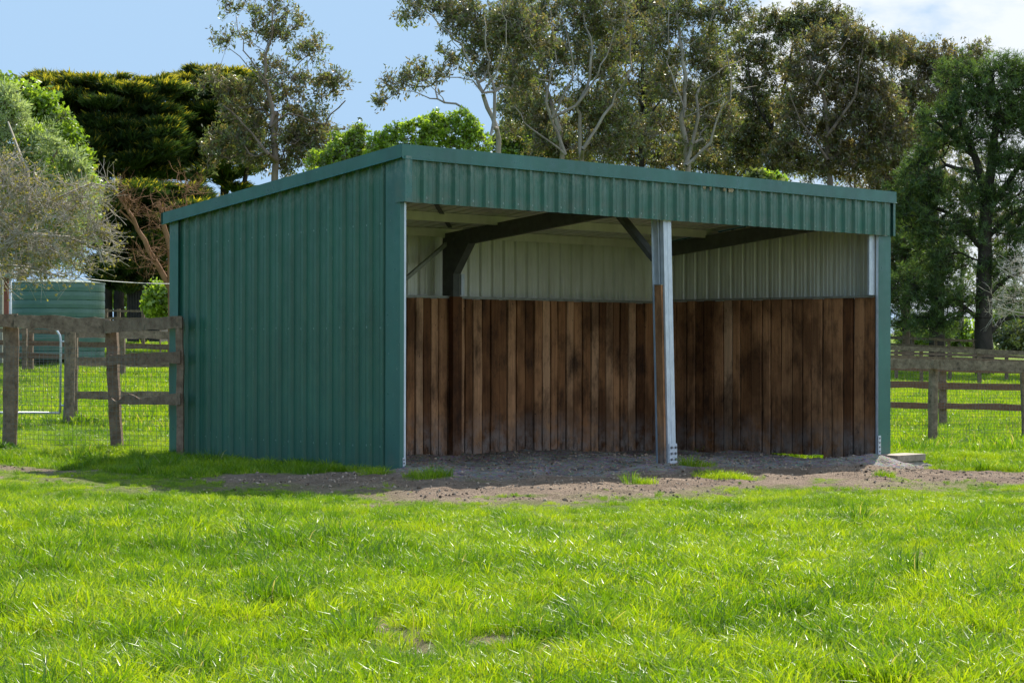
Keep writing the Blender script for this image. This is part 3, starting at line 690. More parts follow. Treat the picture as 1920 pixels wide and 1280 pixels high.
lining('timber_lining', (.075, 0, 0), (0, 1, 0), .10, 3.27, .147, -.1, 1.675, (1, 0, 0), 'vertical boards lining the left wall')
m_ = MB()
for a, b_ in (((.2, 3.255, 1.672), (7.19, 3.32, 1.680)),): m_.box(a, b_)
m_.box((.2, 3.252, 1.652), (7.19, 3.255, 1.680)); m_.build('lining_cap', M['galv_dull'], shed)
m_ = MB(); m_.box((7.184, .05, 1.692), (7.24, 3.255, 1.700)); m_.box((7.18, .05, 1.676), (7.184, 3.252, 1.700)); m_.build('lining_cap', M['galv_dull'], shed)
# old mud nest remains under the capping
q = np.random.default_rng(3)
for cx, rx, rz in ((4.03, .022, .016), (4.13, .014, .03), (4.36, .02, .02), (4.46, .045, .028)):
    V = [(cx, -.092, 2.745)]; k = 18
    for ring, (f, dy) in enumerate(((.45, -.090), (1., -.084), (1.02, -.076))):
        for j in range(k): a = 2*math.pi*j/k; w_ = q.uniform(.6, 1.3); V.append((cx+rx*f*w_*math.cos(a), dy+q.normal(0, .0015), 2.745+rz*f*w_*math.sin(a)))
    T = [(0, 1+j, 1+(j+1) % k) for j in range(k)]; F = [(1+r_*k+j, 1+r_*k+(j+1) % k, 1+(r_+1)*k+(j+1) % k, 1+(r_+1)*k+j) for r_ in range(2) for j in range(k)]
    mesh_np('mud_nest', V, [np.array(F), np.array(T)], M['nest'], shed)
# added dark sheets standing in for shade in the gaps between lining boards
m_ = MB(); m_.box((.1, 3.325, -.3), (7.24, 3.330, 1.64)); m_.box((7.245, .06, -.12), (7.250, 3.32, 1.66)); m_.build('gap_shade_sheet', M['shed_dark'], shed)
# cobwebs
# ---- sleeper and footing beside the right post
sl_ = MB(); sl_.box((7.10, -.34, -.185), (7.66, -.05, -.112)); o = sl_.build('timber_sleeper', M['sleeper'], None); tag(o, 'pale sawn timber block lying at the foot of the right post', 'timber block')
sl_ = MB(); sl_.hexa([(7.0, -.45, -.50), (7.80, -.50, -.50), (7.78, -.02, -.50), (7.0, -.02, -.50), (7.12, -.31, -.188), (7.64, -.31, -.188), (7.64, -.06, -.188), (7.12, -.06, -.188)])
o = sl_.build('concrete_footing', M['concrete'], None); tag(o, 'rough grey footing sloping to the ground under the pale timber block', 'footing')
sl_ = MB()
q = np.random.default_rng(5)
def rock(c, r_, name, label):
    V = []
    for i in range(5):
        th = math.pi*(i+.5)/5
        for j in range(8):
            ph = j*math.pi/4; rr_ = r_*q.uniform(.75, 1.2); V.append((c[0]+rr_*math.sin(th)*math.cos(ph), c[1]+rr_*math.sin(th)*math.sin(ph), c[2]+.7*rr_*math.cos(th)))
    F = [(i*8+j, i*8+(j+1) % 8, (i+1)*8+(j+1) % 8, (i+1)*8+j) for i in range(4) for j in range(8)]
    T = []
    V.append((c[0], c[1], c[2]+.6*r_)); V.append((c[0], c[1], c[2]-.6*r_))
    T = [(40, j, (j+1) % 8) for j in range(8)]+[(41, 32+(j+1) % 8, 32+j) for j in range(8)]
    o = mesh_np(name, V, [np.array(F), np.array(T)], M['concrete'], None, smooth=True); tag(o, label, 'rock')
rock((7.25, -.62, gz(7.25, -.62)+.02), .075, 'rock', 'grey rock half buried in the soil before the sloping footing')

# ---------------------------------------------------------------- fences
def pxbar(mb, a, b, th=.045, tint=.3, n=6, wob=.006, seed=0):
    """board between two ends given as (px, top y, bottom y, depth) in the photo"""
    q = np.random.default_rng(seed+int(abs(a[0]*7+a[1]))); V = []; back = np.array([fw[0], fw[1], 0])*th
    for i in range(n+1):
        f = i/n; x, yt, yb, d = [a[k]*(1-f)+b[k]*f for k in range(4)]
        T = at(x, yt, d); B = at(x, yb, d); T[2] += q.normal(0, wob); B[2] += q.normal(0, wob)
        V += [B, T, T+back, B+back]
    F = [(i*4+j, i*4+(j+1) % 4, i*4+4+(j+1) % 4, i*4+4+j) for i in range(n) for j in range(4)]+[(3, 2, 1, 0), (n*4, n*4+1, n*4+2, n*4+3)]
    mb.add(V, F, tint)
def post(mb, xt, yt, xb, yb, wpx, d, dp=None, round_=True, tint=.1, sink=.15):
    T = at(xt, yt, d); B = at(xb, yb, d); B[2] -= sink; r_ = wpx/2/FPX*d; dv = np.array([fw[0], fw[1], 0])*r_
    q = np.random.default_rng(int(abs(xt*3+yt))); n = 6
    pts = [B+(T-B)*i/n+np.array([*q.normal(0, .004, 2), 0]) for i in range(n+1)]
    if round_: mb.tube([p+dv for p in pts], [r_*q.uniform(.95, 1.06) for _ in pts], 10, tint)
    else:
        s = np.array([rt[0], rt[1], 0])*r_*.98
        V = []
        for p in pts: V += [p-s, p+s, p+s+2*dv, p-s+2*dv]
        F = [(i*4+j, i*4+(j+1) % 4, i*4+4+(j+1) % 4, i*4+4+j) for i in range(n) for j in range(4)]+[(3, 2, 1, 0), (n*4, n*4+1, n*4+2, n*4+3)]
        mb.add(V, F, tint)
def wires(a, b, z0, z1, sx, sz, r_=.0018):
    """netting hung between world xy points a and b, from z0 to z1 above the ground"""
    mb = MB(); a = np.array(a[:2], float); b = np.array(b[:2], float); L = np.linalg.norm(b-a); u = (b-a)/L; n = int(L/sx); ns = 8
    ks = np.linspace(0, L, ns+1); gg = np.array([gz(*(a+u*k)) for k in ks])
    q = np.random.default_rng(n); V = []; F = []
    side = np.array([u[0], u[1], 0])*r_; upz = np.array([0, 0, r_]); out_ = np.array([-u[1], u[0], 0])*r_*1.6
    def seg(P, Q, s):
        i = len(V); V.extend([P-s, P+s, P+out_, Q-s, Q+s, Q+out_]); F.extend([(i, i+1, i+4, i+3), (i+1, i+2, i+5, i+4), (i+2, i, i+3, i+5)])
    bul = lambda k, z: out_/r_*.012*math.sin(k*2.1+z*3)
    for i in range(n+1):
        k = i*sx; p = a+u*k; z = np.interp(k, ks, gg); jx = q.normal(0, .003)
        seg(np.array([p[0]+jx, p[1]+jx, z+z0])+bul(k, 0), np.array([p[0], p[1], z+z1])+bul(k, 1), side)
    for z in np.arange(z0, z1+.001, sz):
        for i in range(24):
            k0 = L*i/24; k1 = L*(i+1)/24; p = a+u*k0; q2 = a+u*k1
            seg(np.array([*p, np.interp(k0, ks, gg)+z])+bul(k0, z), np.array([*q2, np.interp(k1, ks, gg)+z])+bul(k1, z), upz)
    mb.add(V, F); return mb
F_ = M['fence']
def fence(name, label, group, loc_px, posts, rails, net=None, mat=None):
    mat = mat or F_
    f = empty(name, ground_pt(*loc_px), label, 'fence', group)
    for p in posts:
        m_ = MB(); post(m_, *p[:6], round_=p[6] if len(p) > 6 else False, tint=p[7] if len(p) > 7 else .1); m_.build('post', mat, f)
    for r_ in rails:
        m_ = MB(); pxbar(m_, r_[0], r_[1], tint=r_[2] if len(r_) > 2 else .15, n=12); m_.build('rail', mat, f)
    if net:
        m_ = wires(*net); m_.build('wire_netting', M['wire'], f)
    return f
FG = 'timber post and rail fences round the paddocks'
def gxy(px, d): p = at(px, 640, d); return p[:2]
fa_ = fence('paddock_fence', "near rough timber fence with netting and a leaning post, joined to the shelter's left side", FG, (120, 20.3),
    [(18, 606, 14, 840, 29, 20.5, True, .12), (207, 612, 219, 842, 21, 20.35, False, .35), (336, 596, 338, 852, 13, 19.35, False, .2), (-215, 600, -218, 842, 29, 20.6, True)],
    [((-220, 586, 612, 20.42), (32, 588, 614, 20.42), .2), ((26, 589, 614, 20.40), (206, 597, 626, 20.27), .1), ((194, 601, 625, 20.24), (341, 592, 615, 19.30), .3),
     ((198, 665, 685, 20.25), (338, 658, 680, 19.30), .45)],
    (gxy(-215, 20.7), gxy(329, 19.7), .0, 1.12, .05, .05))
# the wavy lowest board
def wavy():
    m_ = MB(); V = []; n = 28; back = np.array([fw[0], fw[1], 0])*.04
    wv = [0, 5, 10, 13, 11, 6, 2, 0, -1, 0, 2, 5, 8, 8, 7, 6, 5, 5, 4, 4, 3, 2, 1, 1, 0, 0, -1, -1, -1]
    for i in range(n+1):
        f = i/n; x = 203+(338-203)*f; d = 20.25+(19.30-20.25)*f; T = at(x, 740+wv[i]-2*f, d); B = at(x, 758+f+math.sin(i*.8)*.4, d); V += [B, T, T+back, B+back]
    F = [(i*4+j, i*4+(j+1) % 4, i*4+4+(j+1) % 4, i*4+4+j) for i in range(n) for j in range(4)]+[(3, 2, 1, 0), (n*4, n*4+1, n*4+2, n*4+3)]
    m_.add(V, F, .35); o = m_.build('rail', F_, fa_); o['label'] = 'lowest board with a wavy waney top edge'
wavy()
fence('paddock_fence', 'grey rail fence behind the near one, running from the gate post behind the shelter', FG, (230, 27),
    [(142, 612, 142, 796, 6, 27.5), (322, 640, 322, 770, 12, 28)],
    [((140, 618, 632, 26.5), (345, 622, 636, 27), .0), ((140, 669, 686, 26.5), (345, 672, 689, 27), .0), ((138, 733, 748, 26.2), (345, 735, 750, 26.6), .0)])
fence('paddock_fence', 'distant thin rail fence seen between gate and water tank', FG, (180, 48),
    [(45, 614, 45, 692, 9, 48), (57, 614, 57, 686, 9, 49), (-40, 614, -40, 690, 9, 49), (142, 618, 142, 692, 8, 48), (228, 625, 228, 704, 10, 46), (325, 640, 325, 712, 9, 46), (430, 640, 430, 712, 9, 46)],
    [((-60, 636, 646, 49), (140, 640, 650, 48), .6), ((140, 640, 650, 48), (440, 650, 659, 45.5), .4), ((-60, 659, 669, 49), (140, 664, 674, 48), .6), ((-60, 614, 621, 49), (230, 622, 630, 48), .1)], None, M['fence_far'])
fence('paddock_fence', 'farthest grey fence on the left, right of the green water tank', FG, (240, 74),
    [(198, 579, 198, 640, 7, 74), (222, 579, 222, 640, 6, 74), (268, 580, 268, 640, 6, 74), (318, 582, 318, 640, 6, 74)],
    [((190, 580, 584, 74), (340, 583, 587, 74), .0), ((190, 594, 599, 74), (340, 597, 602, 74), .0), ((190, 610, 615, 74), (340, 612, 617, 74), .0)], None, M['fence_far'])
fence('paddock_fence', 'nearest timber fence on the right with netting and one stout upright post', FG, (1790, 30.5),
    [(1752, 678, 1751, 828, 18, 30.2, True, .0), (1922, 682, 1927, 835, 14, 30.6, False, .1), (1600, 676, 1600, 830, 18, 30.2, True, .0)],
    [((1560, 671, 688, 30.1), (1762, 674, 692, 30.1), .0), ((1763, 674, 693, 30.1), (2010, 681, 701, 30.3), .0)],
    (gxy(1560, 30.35), gxy(2010, 30.7), .02, 1.2, .05, .05))
fence('paddock_fence', 'red brown railed fence close behind the nearest right hand fence', FG, (1800, 37),
    [(1769, 681, 1769, 796, 13, 37), (1640, 680, 1640, 792, 13, 37), (1960, 685, 1960, 802, 13, 37)],
    [((1600, 681, 692, 36.8), (2010, 692, 703, 37), .8), ((1600, 713, 725, 36.8), (2010, 722, 735, 37), .85), ((1600, 752, 763, 36.8), (2010, 760, 772, 37), .85)])
fence('paddock_fence', 'pale topped rail fence across the middle distance on the right', FG, (1790, 62),
    [(1728, 650, 1728, 712, 6, 62), (1837, 654, 1837, 717, 7, 62), (1620, 646, 1620, 708, 6, 62), (1946, 660, 1946, 722, 7, 62)],
    [((1600, 645, 653, 61.8), (1980, 660, 669, 62), .0), ((1600, 662, 668, 61.8), (1980, 677, 683, 62), .3)], None, M['fence_far'])
fence('paddock_fence', 'darker rail fence just beyond the pale topped one on the right', FG, (1790, 70),
    [(1681, 655, 1681, 701, 6, 70), (1782, 660, 1782, 708, 6, 70), (1888, 665, 1888, 715, 6, 70), (1600, 655, 1600, 700, 6, 70)],
    [((1600, 656, 661, 69.8), (1980, 669, 674, 70), .3), ((1600, 668, 673, 69.8), (1980, 682, 688, 70), .5)], None, M['fence_far'])
fence('paddock_fence', 'farthest fence on the right, passing in front of the dark pine trunks', FG, (1750, 84),
    [(1695, 630, 1695, 680, 5, 84), (1712, 631, 1712, 680, 5, 84), (1755, 633, 1755, 682, 5, 84), (1830, 634, 1830, 684, 9, 84), (1780, 634, 1780, 682, 5, 84)],
    [((1600, 627, 632, 83.8), (1832, 637, 642, 84), .0), ((1600, 640, 644, 83.8), (1832, 651, 655, 84), .0)], None, M['fence_far'])

# gate
gt = empty('farm_gate', ground_pt(60, 25.7), 'galvanised tube farm gate with rounded top corner and wire mesh, hung from timber post', 'gate')
D0 = 25.9
def gp(x, y): return at(x, y, D0)
m_ = MB(); m_.tube([gp(-260, 772), gp(113, 774)], .016, 8); m_.tube([gp(113, 774), gp(114, 640), gp(112, 628), gp(106, 619), gp(96, 614), gp(60, 613), gp(-260, 611)], .016, 8)
m_.tube([gp(-260, 611), gp(-260, 772)], .016, 8); m_.build('gate_frame', M['galv'], gt, smooth=True)
m_ = MB()
for i in range(52): x = 110-i*7.1; m_.tube([gp(x, 615), gp(x, 773)], .0016, 3, cap=False)
for i in range(22): y = 620+i*7.0; m_.tube([gp(-258, y), gp(112, y)], .0016, 3, cap=False)
m_.build('gate_mesh', M['wire'], gt)
m_ = MB(); post(m_, 129, 612, 126, 800, 21, 25.6, round_=True, tint=.0); o = m_.build('gate_post', F_, None); tag(o, 'stout grey gate post behind the near left fence, gate hinged on its left', 'post')
for yy in (640, 760):
    m_ = MB(); m_.tube([gp(120, yy), gp(113, yy)], .012, 6); m_.build('hinge', M['galv'], gt)

# water tank
tk = ground_pt(108, 66); tk[2] = at(108, 668, 66)[2]-.1
tank = empty('water_tank', tk, 'round ribbed pale green steel water tank with a low pale roof, behind the gate', 'water tank')
rad = 86.5/FPX*66; H = at(0, 532, 66)[2]-tk[2]; prof = []; nb = 9
for i in range(nb):
    for f, dr in ((.0, -.02), (.05, 0), (.5, .008), (.95, 0), (1.0, -.02)): prof.append((rad+dr, H*(i+f)/nb))
def lathe(prof, c, k=64):
    V = []; n = len(prof)
    for r_, z in prof:
        for j in range(k): V.append((c[0]+r_*math.cos(2*math.pi*j/k), c[1]+r_*math.sin(2*math.pi*j/k), c[2]+z))
    F = [(i*k+j, i*k+(j+1) % k, (i+1)*k+(j+1) % k, (i+1)*k+j) for i in range(n-1) for j in range(k)]
    return V, F
V, F = lathe(prof, tk); o = mesh_np('tank_wall', V, np.array(F), M['tank'], tank, smooth=False)
V, F = lathe([(rad-.04, H-.02), (rad+.03, H), (rad+.03, H+.03), (.5, H+.16), (.02, H+.18)], tk); mesh_np('tank_roof', V, np.array(F), M['tank_roof'], tank)
# farm building at the far left
fb = empty('farm_building', ground_pt(-60, 52), 'corner of a low farm building with red brown post and white downpipe, left edge', 'building')
def boxpx(mb, x0, x1, yt, yb, d, depth, tint=.5):
    A = at(x0, yb, d); B = at(x1, yb, d); C = at(x1, yt, d); E = at(x0, yt, d); bk = np.array([fw[0], fw[1], 0])*depth
    mb.hexa([A, B, B+bk, A+bk, E, C, C+bk, E+bk], tint)
m_ = MB(); boxpx(m_, -420, 4, 524, 680, 52, .25); m_.build('wall', M['galv_dull'], fb)
m_ = MB(); boxpx(m_, 7, 16, 520, 680, 51.6, .14); m_.build('verandah_post', M['brick'], fb)
m_ = MB(); m_.tube([at(19.5, 518, 51.4), at(19.5, 680, 51.4)], .036, 10); m_.tube([at(19.5, 520, 51.4), at(8, 514, 51.5)], .036, 10); m_.build('downpipe', M['white_pipe'], fb, smooth=True)
m_ = MB(); boxpx(m_, -430, 24, 512, 519, 51.2, .5); m_.build('roof', M['tank_roof'], fb)
ds = empty('garden_shed', ground_pt(268, 84), 'small dark ribbed garden shed under the trees right of the tank', 'shed')
m_ = MB(); boxpx(m_, 238, 300, 536, 640, 84, 2.0)
for i in range(12): boxpx(m_, 239+i*5, 241+i*5, 537, 640, 83.95, .05)
m_.build('wall', M['shed_dark'], ds)
m_ = MB(); boxpx(m_, 232, 306, 530, 535, 83.8, 2.4); m_.build('roof', M['shed_dark'], ds)
m_ = MB(); pts = []
for i in range(15):
    f = i/14; x = -60+385*f; y = 480+52*f+(f*(1-f))*52; pts.append(at(x, y, 42+18*f))
m_.tube(pts, .011, 5); o = m_.build('overhead_wire', M['wire_pale'], None); tag(o, 'single pale wire sagging in front of the dark tree trunks above the tank', 'wire')

# ---------------------------------------------------------------- trees
def frusta(P0, P1, r0_, r1_, k):
    P0, P1 = np.asarray(P0), np.asarray(P1); t = P1-P0; L = np.linalg.norm(t, axis=1, keepdims=True)+1e-9; t = t/L
    ref = np.where(np.abs(t[:, 2:3]) < .9, np.array([[0, 0, 1.]]), np.array([[1., 0, 0]])); a = np.cross(t, ref); a /= np.linalg.norm(a, axis=1, keepdims=True); b = np.cross(t, a)
    P1 = P1+t*np.minimum(L*.06, .03)
    an = np.arange(k)*2*math.pi/k; ca = np.cos(an)[None, :, None]; sa = np.sin(an)[None, :, None]
    R0 = P0[:, None]+(a[:, None]*ca+b[:, None]*sa)*np.asarray(r0_)[:, None, None]; R1 = P1[:, None]+(a[:, None]*ca+b[:, None]*sa)*np.asarray(r1_)[:, None, None]
    n = len(P0); V = np.concatenate([R0, R1], 1).reshape(-1, 3); base = (np.arange(n)*2*k)[:, None, None]; j = np.arange(k); j2 = (j+1) % k
    F = np.stack([j, j2, j2+k, j+k], 1)[None]+base
    return V, F.reshape(-1, 4)
def leaves_mesh(C, A, B):
    """rhombus leaves: centre C, half-long axis A, half-wide axis B"""
    V = np.stack([C-A, C+B-A*.1, C+A, C-B-A*.1], 1).reshape(-1, 3); F = np.arange(len(V)).reshape(-1, 4); return V, F
def unit(v): return v/(np.linalg.norm(v, axis=-1, keepdims=True)+1e-9)

class Tree:
    def __init__(s, name, label, cat, d, base_px, group='tall trees beyond the paddocks', seed=1):
        s.q = np.random.default_rng(seed); s.d = d; b = ground_pt(base_px, d); s.root = empty(name, b, label, cat, group)
        s.base = b; s.P = []; s.par = []; s.leafV = {}; s.fix = {}
    def trunk(s, pts, r_base, r_top, start=None, dd=0., wob=.0):
        """pts px polyline (x, y[, ddepth]) upward; first trunk begins at the ground"""
        W = [at(p[0], p[1], s.d+(p[2] if len(p) > 2 else dd)) for p in pts]
        if start is None and not s.P: W[0] = np.array([W[0][0], W[0][1], min(W[0][2], s.base[2])-.2])
        if s.P:
            Q = np.array(s.P); i = int(np.argmin(np.linalg.norm(Q-W[0], axis=1))); prev = i
        else: prev = -1
        ids = []; drift = np.zeros(3)
        step = max(.35, s.d*.005)
        for a, b in zip(W[:-1], W[1:]):
            n = max(1, int(np.linalg.norm(b-a)/step))
            for k in range(n):
                drift = drift*.82+s.q.normal(0, .11*wob, 3)*min(1, len(ids)/6); p = a+(b-a)*(k/n)+s.q.normal(0, step*.05, 3)+drift; s.P.append(p); s.par.append(prev); prev = len(s.P)-1; ids.append(prev)
        s.P.append(W[-1]+drift*.8); s.par.append(prev); ids.append(len(s.P)-1)
        for k, i in enumerate(ids): s.fix[i] = r_base+(r_top-r_base)*k/len(ids)
        return s
    def clumps(s, lobes, n, shell=.45, zmin=None):
        """lobes in px: (cx, cy, rx, ry[, ddepth])"""
        ar = np.array([l[2]*l[3] for l in lobes], float); ar /= ar.sum(); out_ = []
        for l, f in zip(lobes, ar):
            m_ = max(3, int(round(n*f))); v = unit(s.q.normal(0, 1, (m_, 3)))*(s.q.uniform(0, 1, (m_, 1))**shell)
            c = at(l[0], l[1], s.d+(l[4] if len(l) > 4 else 0)); rx = l[2]/FPX*s.d; ry = l[3]/FPX*s.d; rd = (rx+ry)*.5 if len(l) < 6 else l[5]
            out_.append(c+v[:, :1]*rx*rt+v[:, 1:2]*rd*np.array([fw[0], fw[1], 0])+v[:, 2:]*ry*np.array([0, 0, 1.]))
        return np.concatenate(out_)
    def grow(s, T, rise=.7, step=None, jit=.12, sag=0., minup=True):
        step = step or s.d*.006
        if not s.P: raise ValueError
        order = np.argsort(np.linalg.norm(T-np.array(s.P).mean(0), axis=1)); s.tips = []
        P = np.array(s.P)
        buf = np.zeros((len(P)+len(T)*40, 3)); buf[:len(P)] = P; n = len(P)
        lowz = s.P[0][2]+.12*(max(p[2] for p in s.P)-s.P[0][2])
        for ti in order:
            t = T[ti]; Q = buf[:n]; dv = Q-t; dist = np.linalg.norm(dv, axis=1)
            cost = dist+rise*np.maximum(0, Q[:, 2]-(t[2]-.35*dist))+50*(Q[:, 2] < lowz)
            i = int(np.argmin(cost)); a = Q[i].copy(); L = dist[i]; m_ = max(2, int(L/step)); prev = i
            bow = s.q.normal(0, .10*L, 3); bow[2] = -abs(bow[2])*.5-sag*L
            for k in range(1, m_+1):
                f = k/m_; p = a+(t-a)*f+bow*4*f*(1-f)*.5+s.q.normal(0, jit*step, 3)*(1 if k < m_ else 0)
                if n >= len(buf): buf = np.vstack([buf, np.zeros_like(buf)])
                buf[n] = p; s.P.append(p); s.par.append(prev); prev = n; n += 1
            s.tips.append(prev)
        return s
    def wood(s, mat, rt_=.012, ex=2.4, twigs=0, twl=.5, name='trunk', rmax=None, kmin=3, twr=.006):
        n = len(s.P); P = np.array(s.P); acc = np.zeros(n)
        ch = np.zeros(n, int)
        for i in range(n):
            if s.par[i] >= 0: ch[s.par[i]] += 1
        for i in range(n-1, -1, -1):
            if ch[i] == 0: acc[i] += rt_**ex
            if s.par[i] >= 0: acc[s.par[i]] += acc[i]
        r_ = acc**(1/ex)
        for i, v in s.fix.items(): r_[i] = max(v, min(r_[i], v*1.3))
        for i in range(n):
            p = s.par[i]
            if p >= 0 and i not in s.fix: r_[i] = min(r_[i], r_[p]*.95)
        idx = np.array([i for i in range(n) if s.par[i] >= 0]); pa = np.array([s.par[i] for i in idx])
        rp = np.where([ (p in s.fix) and (i not in s.fix) for i, p in zip(idx, pa)], np.minimum(r_[pa], r_[idx]*1.4), r_[pa])
        big = r_[idx] > .05; Vs = []; Fs = []; c = 0
        for msk, k in ((big, 8), (~big, kmin)):
            if msk.sum() == 0: continue
            V, F = frusta(P[pa[msk]], P[idx[msk]], rp[msk], r_[idx][msk], k); Vs.append(V); Fs.append(F+c); c += len(V)
        if twigs:
            src = np.repeat(np.array(s.tips), twigs); a = P[src]; q = s.q
            dirv = unit(P[src]-P[[s.par[i] for i in src]])+q.normal(0, .75, (len(src), 3)); dirv = unit(dirv)*twl*q.uniform(.4, 1.3, (len(src), 1))
            mid = a+dirv*.5+q.normal(0, .06*twl, a.shape); end = a+dirv+q.normal(0, .12*twl, a.shape)
            for X, Y, ra, rb in ((a, mid, twr*1.4, twr), (mid, end, twr, twr*.5)):
                V, F = frusta(X, Y, np.full(len(X), ra), np.full(len(X), rb), 3); Vs.append(V); Fs.append(F+c); c += len(V)
            b_ = mid; dv2 = unit(dirv+q.normal(0, .5*twl, a.shape))*twl*.6; V, F = frusta(b_, b_+dv2, np.full(len(b_), twr*.8), np.full(len(b_), twr*.4), 3); Vs.append(V); Fs.append(F+c)
            s.twigend = np.concatenate([mid, end, b_+dv2])
        o = mesh_np(name, np.concatenate(Vs), np.concatenate(Fs), mat, s.root, smooth=True); return o
    def foliage(s, mats, nper, rad, la, lb, kind='gum', flat=.7, spread=None, name='crown', at_pts=None, droop=.5, thr=None):
        """mats: list of (material, weight)"""
        q = s.q; C = np.array([s.P[i] for i in s.tips]) if at_pts is None else at_pts
        m_ = len(C); cr = rad*q.uniform(.55, 1.35, m_); cnt = np.maximum(2, (nper*q.uniform(.4, 1.5, m_)*(cr/rad)**1.5).astype(int)); src = np.repeat(np.arange(m_), cnt); n = len(src)
        v = q.normal(0, 1, (n, 3)); v = unit(v)*(q.uniform(0, 1, (n, 1))**.55); v[:, 2] *= flat
        X = C[src]+v*cr[src][:, None]*(1+q.normal(0, .12, (n, 1)))
        if kind == 'gum':
            ax = q.normal(0, 1, (n, 3)); ax[:, 2] = ax[:, 2]*.6-droop; ax = unit(ax)
        elif kind == 'spray':
            cen = np.array([s.base[0], s.base[1], 0]); o_ = X-cen; o_[:, 2] = 0; o_ = unit(o_); ax = unit(o_*.55+unit(v*np.array([1, 1, .2]))*.75+q.normal(0, .3, (n, 3))+np.array([0, 0, .6]))
        elif kind == 'needle':
            ax = unit(unit(v)+q.normal(0, .45, (n, 3))+np.array([0, 0, .45]))
        else: ax = unit(q.normal(0, 1, (n, 3)))
        b_ = unit(np.cross(ax, q.normal(0, 1, (n, 3)))); sz = q.uniform(.55, 1.4, (n, 1))*(q.uniform(.7, 1.35, m_)[src][:, None])
        A = ax*la*sz; B = b_*lb*sz
        tn = np.clip(.45+q.normal(0, .2, n)+.28*(q.normal(0, 1, m_)[src]), 0, 1)
        mi = np.zeros(n, int)
        if len(mats) > 1:
            if kind == 'spray':       # golden growth and sunlit tone coloured into the upper side of each pad
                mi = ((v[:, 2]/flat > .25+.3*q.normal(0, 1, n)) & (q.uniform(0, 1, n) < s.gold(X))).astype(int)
            else: mi = (q.uniform(0, 1, m_)[src] < mats[1][1]).astype(int)
        V, F = leaves_mesh(X, A, B); o = mesh_np(name, V, F, [a for a, _ in mats], s.root, fmat=mi if len(mats) > 1 else None); vattr(o, 'tint', np.repeat(tn, 4)); return o

def gum(name, label, d, base, trunks, lobes, n, nper, rad, bark, leaf, seed, rise=.7, la=.115, lb=.034, twigs=3, group='tall gum trees beyond the paddocks', sag=0, rt_=.012, shell=.5, twl=None, cat='gum tree'):
    T = Tree(name, label, cat, d, base, group, seed)
    for k, t_ in enumerate(trunks): T.trunk([(p[0], p[1], -(min(1.6, .5+k*.4))) for p in t_[0]], t_[1]*(.95 if k == 0 else .6), t_[2]*.6, wob=(.45 if k == 0 else .9))
    n = int(n*.85); T.grow(T.clumps([(l[0], l[1], l[2]*.95, l[3]*.95) for l in lobes], n, shell), rise=rise, sag=sag)
    T.wood(M[bark], rt_=rt_, twigs=8, twl=rad*.82, twr=.008)
    pts = T.twigend[T.q.uniform(0, 1, len(T.twigend)) < .66]
    T.foliage(leaf, max(5, nper*.10), .17, la*.72, lb*.8, 'gum', at_pts=pts, flat=1.1, droop=.9); return T
GG = [(M['leaf_gum'], 1), (M['leaf_gum_brown'], .35)]; GB = [(M['leaf_gum_brown'], 1), (M['leaf_gum'], .35)]

# tall sparse gum left of centre
gum('gum_tree', 'tall sparse gum with a pale trunk standing above the roof slope left of centre', 78, 510,
    [([(508, 640), (508, 330), (506, 260), (512, 215)], .26, .17), ([(512, 215), (498, 150), (500, 110), (512, 60), (512, 5)], .15, .04), ([(506, 240), (540, 215), (600, 235), (640, 195)], .09, .04), ([(504, 290), (470, 250), (430, 200), (415, 190)], .10, .04),
     ([(498, 150), (470, 110), (455, 75), (445, 25)], .06, .02), ([(500, 150), (545, 130), (580, 100)], .06, .02), ([(498, 160), (450, 110), (430, 95)], .05, .02)],
    [(510, 20, 26, 22), (440, 20, 22, 16), (500, 60, 45, 28), (430, 85, 18, 24), (545, 45, 22, 16), (575, 95, 32, 26), (500, 120, 30, 20), (610, 165, 45, 26), (540, 165, 40, 30), (420, 165, 50, 28), (480, 190, 60, 40), (560, 235, 70, 45), (450, 260, 60, 50), (600, 270, 60, 40), (520, 290, 80, 40), (405, 290, 30, 20)],
    340, 62, .62, 'bark_mid', GG, 11)
# gum with a leaning pale trunk, right of the roof corner
gum('gum_tree', 'pale forked gum with bare reaching branches just right of the roof corner', 72, 925,
    [([(926, 640), (928, 280), (926, 240), (905, 175)], .20, .12), ([(905, 175), (880, 120), (850, 70), (800, 30), (770, 5)], .09, .03), ([(926, 240), (930, 170), (915, 110), (905, 30)], .11, .03), ([(915, 275), (870, 215), (830, 185), (790, 180), (730, 165)], .08, .02), ([(830, 185), (800, 150), (840, 135)], .03, .015), ([(905, 175), (940, 120), (960, 60), (955, 0)], .06, .03), ([(885, 150), (840, 140), (800, 125)], .04, .02)],
    [(800, 10, 45, 20), (850, 40, 40, 30), (880, 20, 50, 25), (900, 90, 40, 30), (960, 30, 50, 40), (930, 70, 45, 40), (990, 80, 50, 50), (740, 158, 35, 14), (800, 145, 40, 26), (850, 105, 26, 16), (960, 150, 40, 40), (905, 130, 30, 20), (775, 28, 24, 16), (730, 190, 16, 8)],
    270, 40, .52, 'bark_pale', GG, 12, twigs=5)
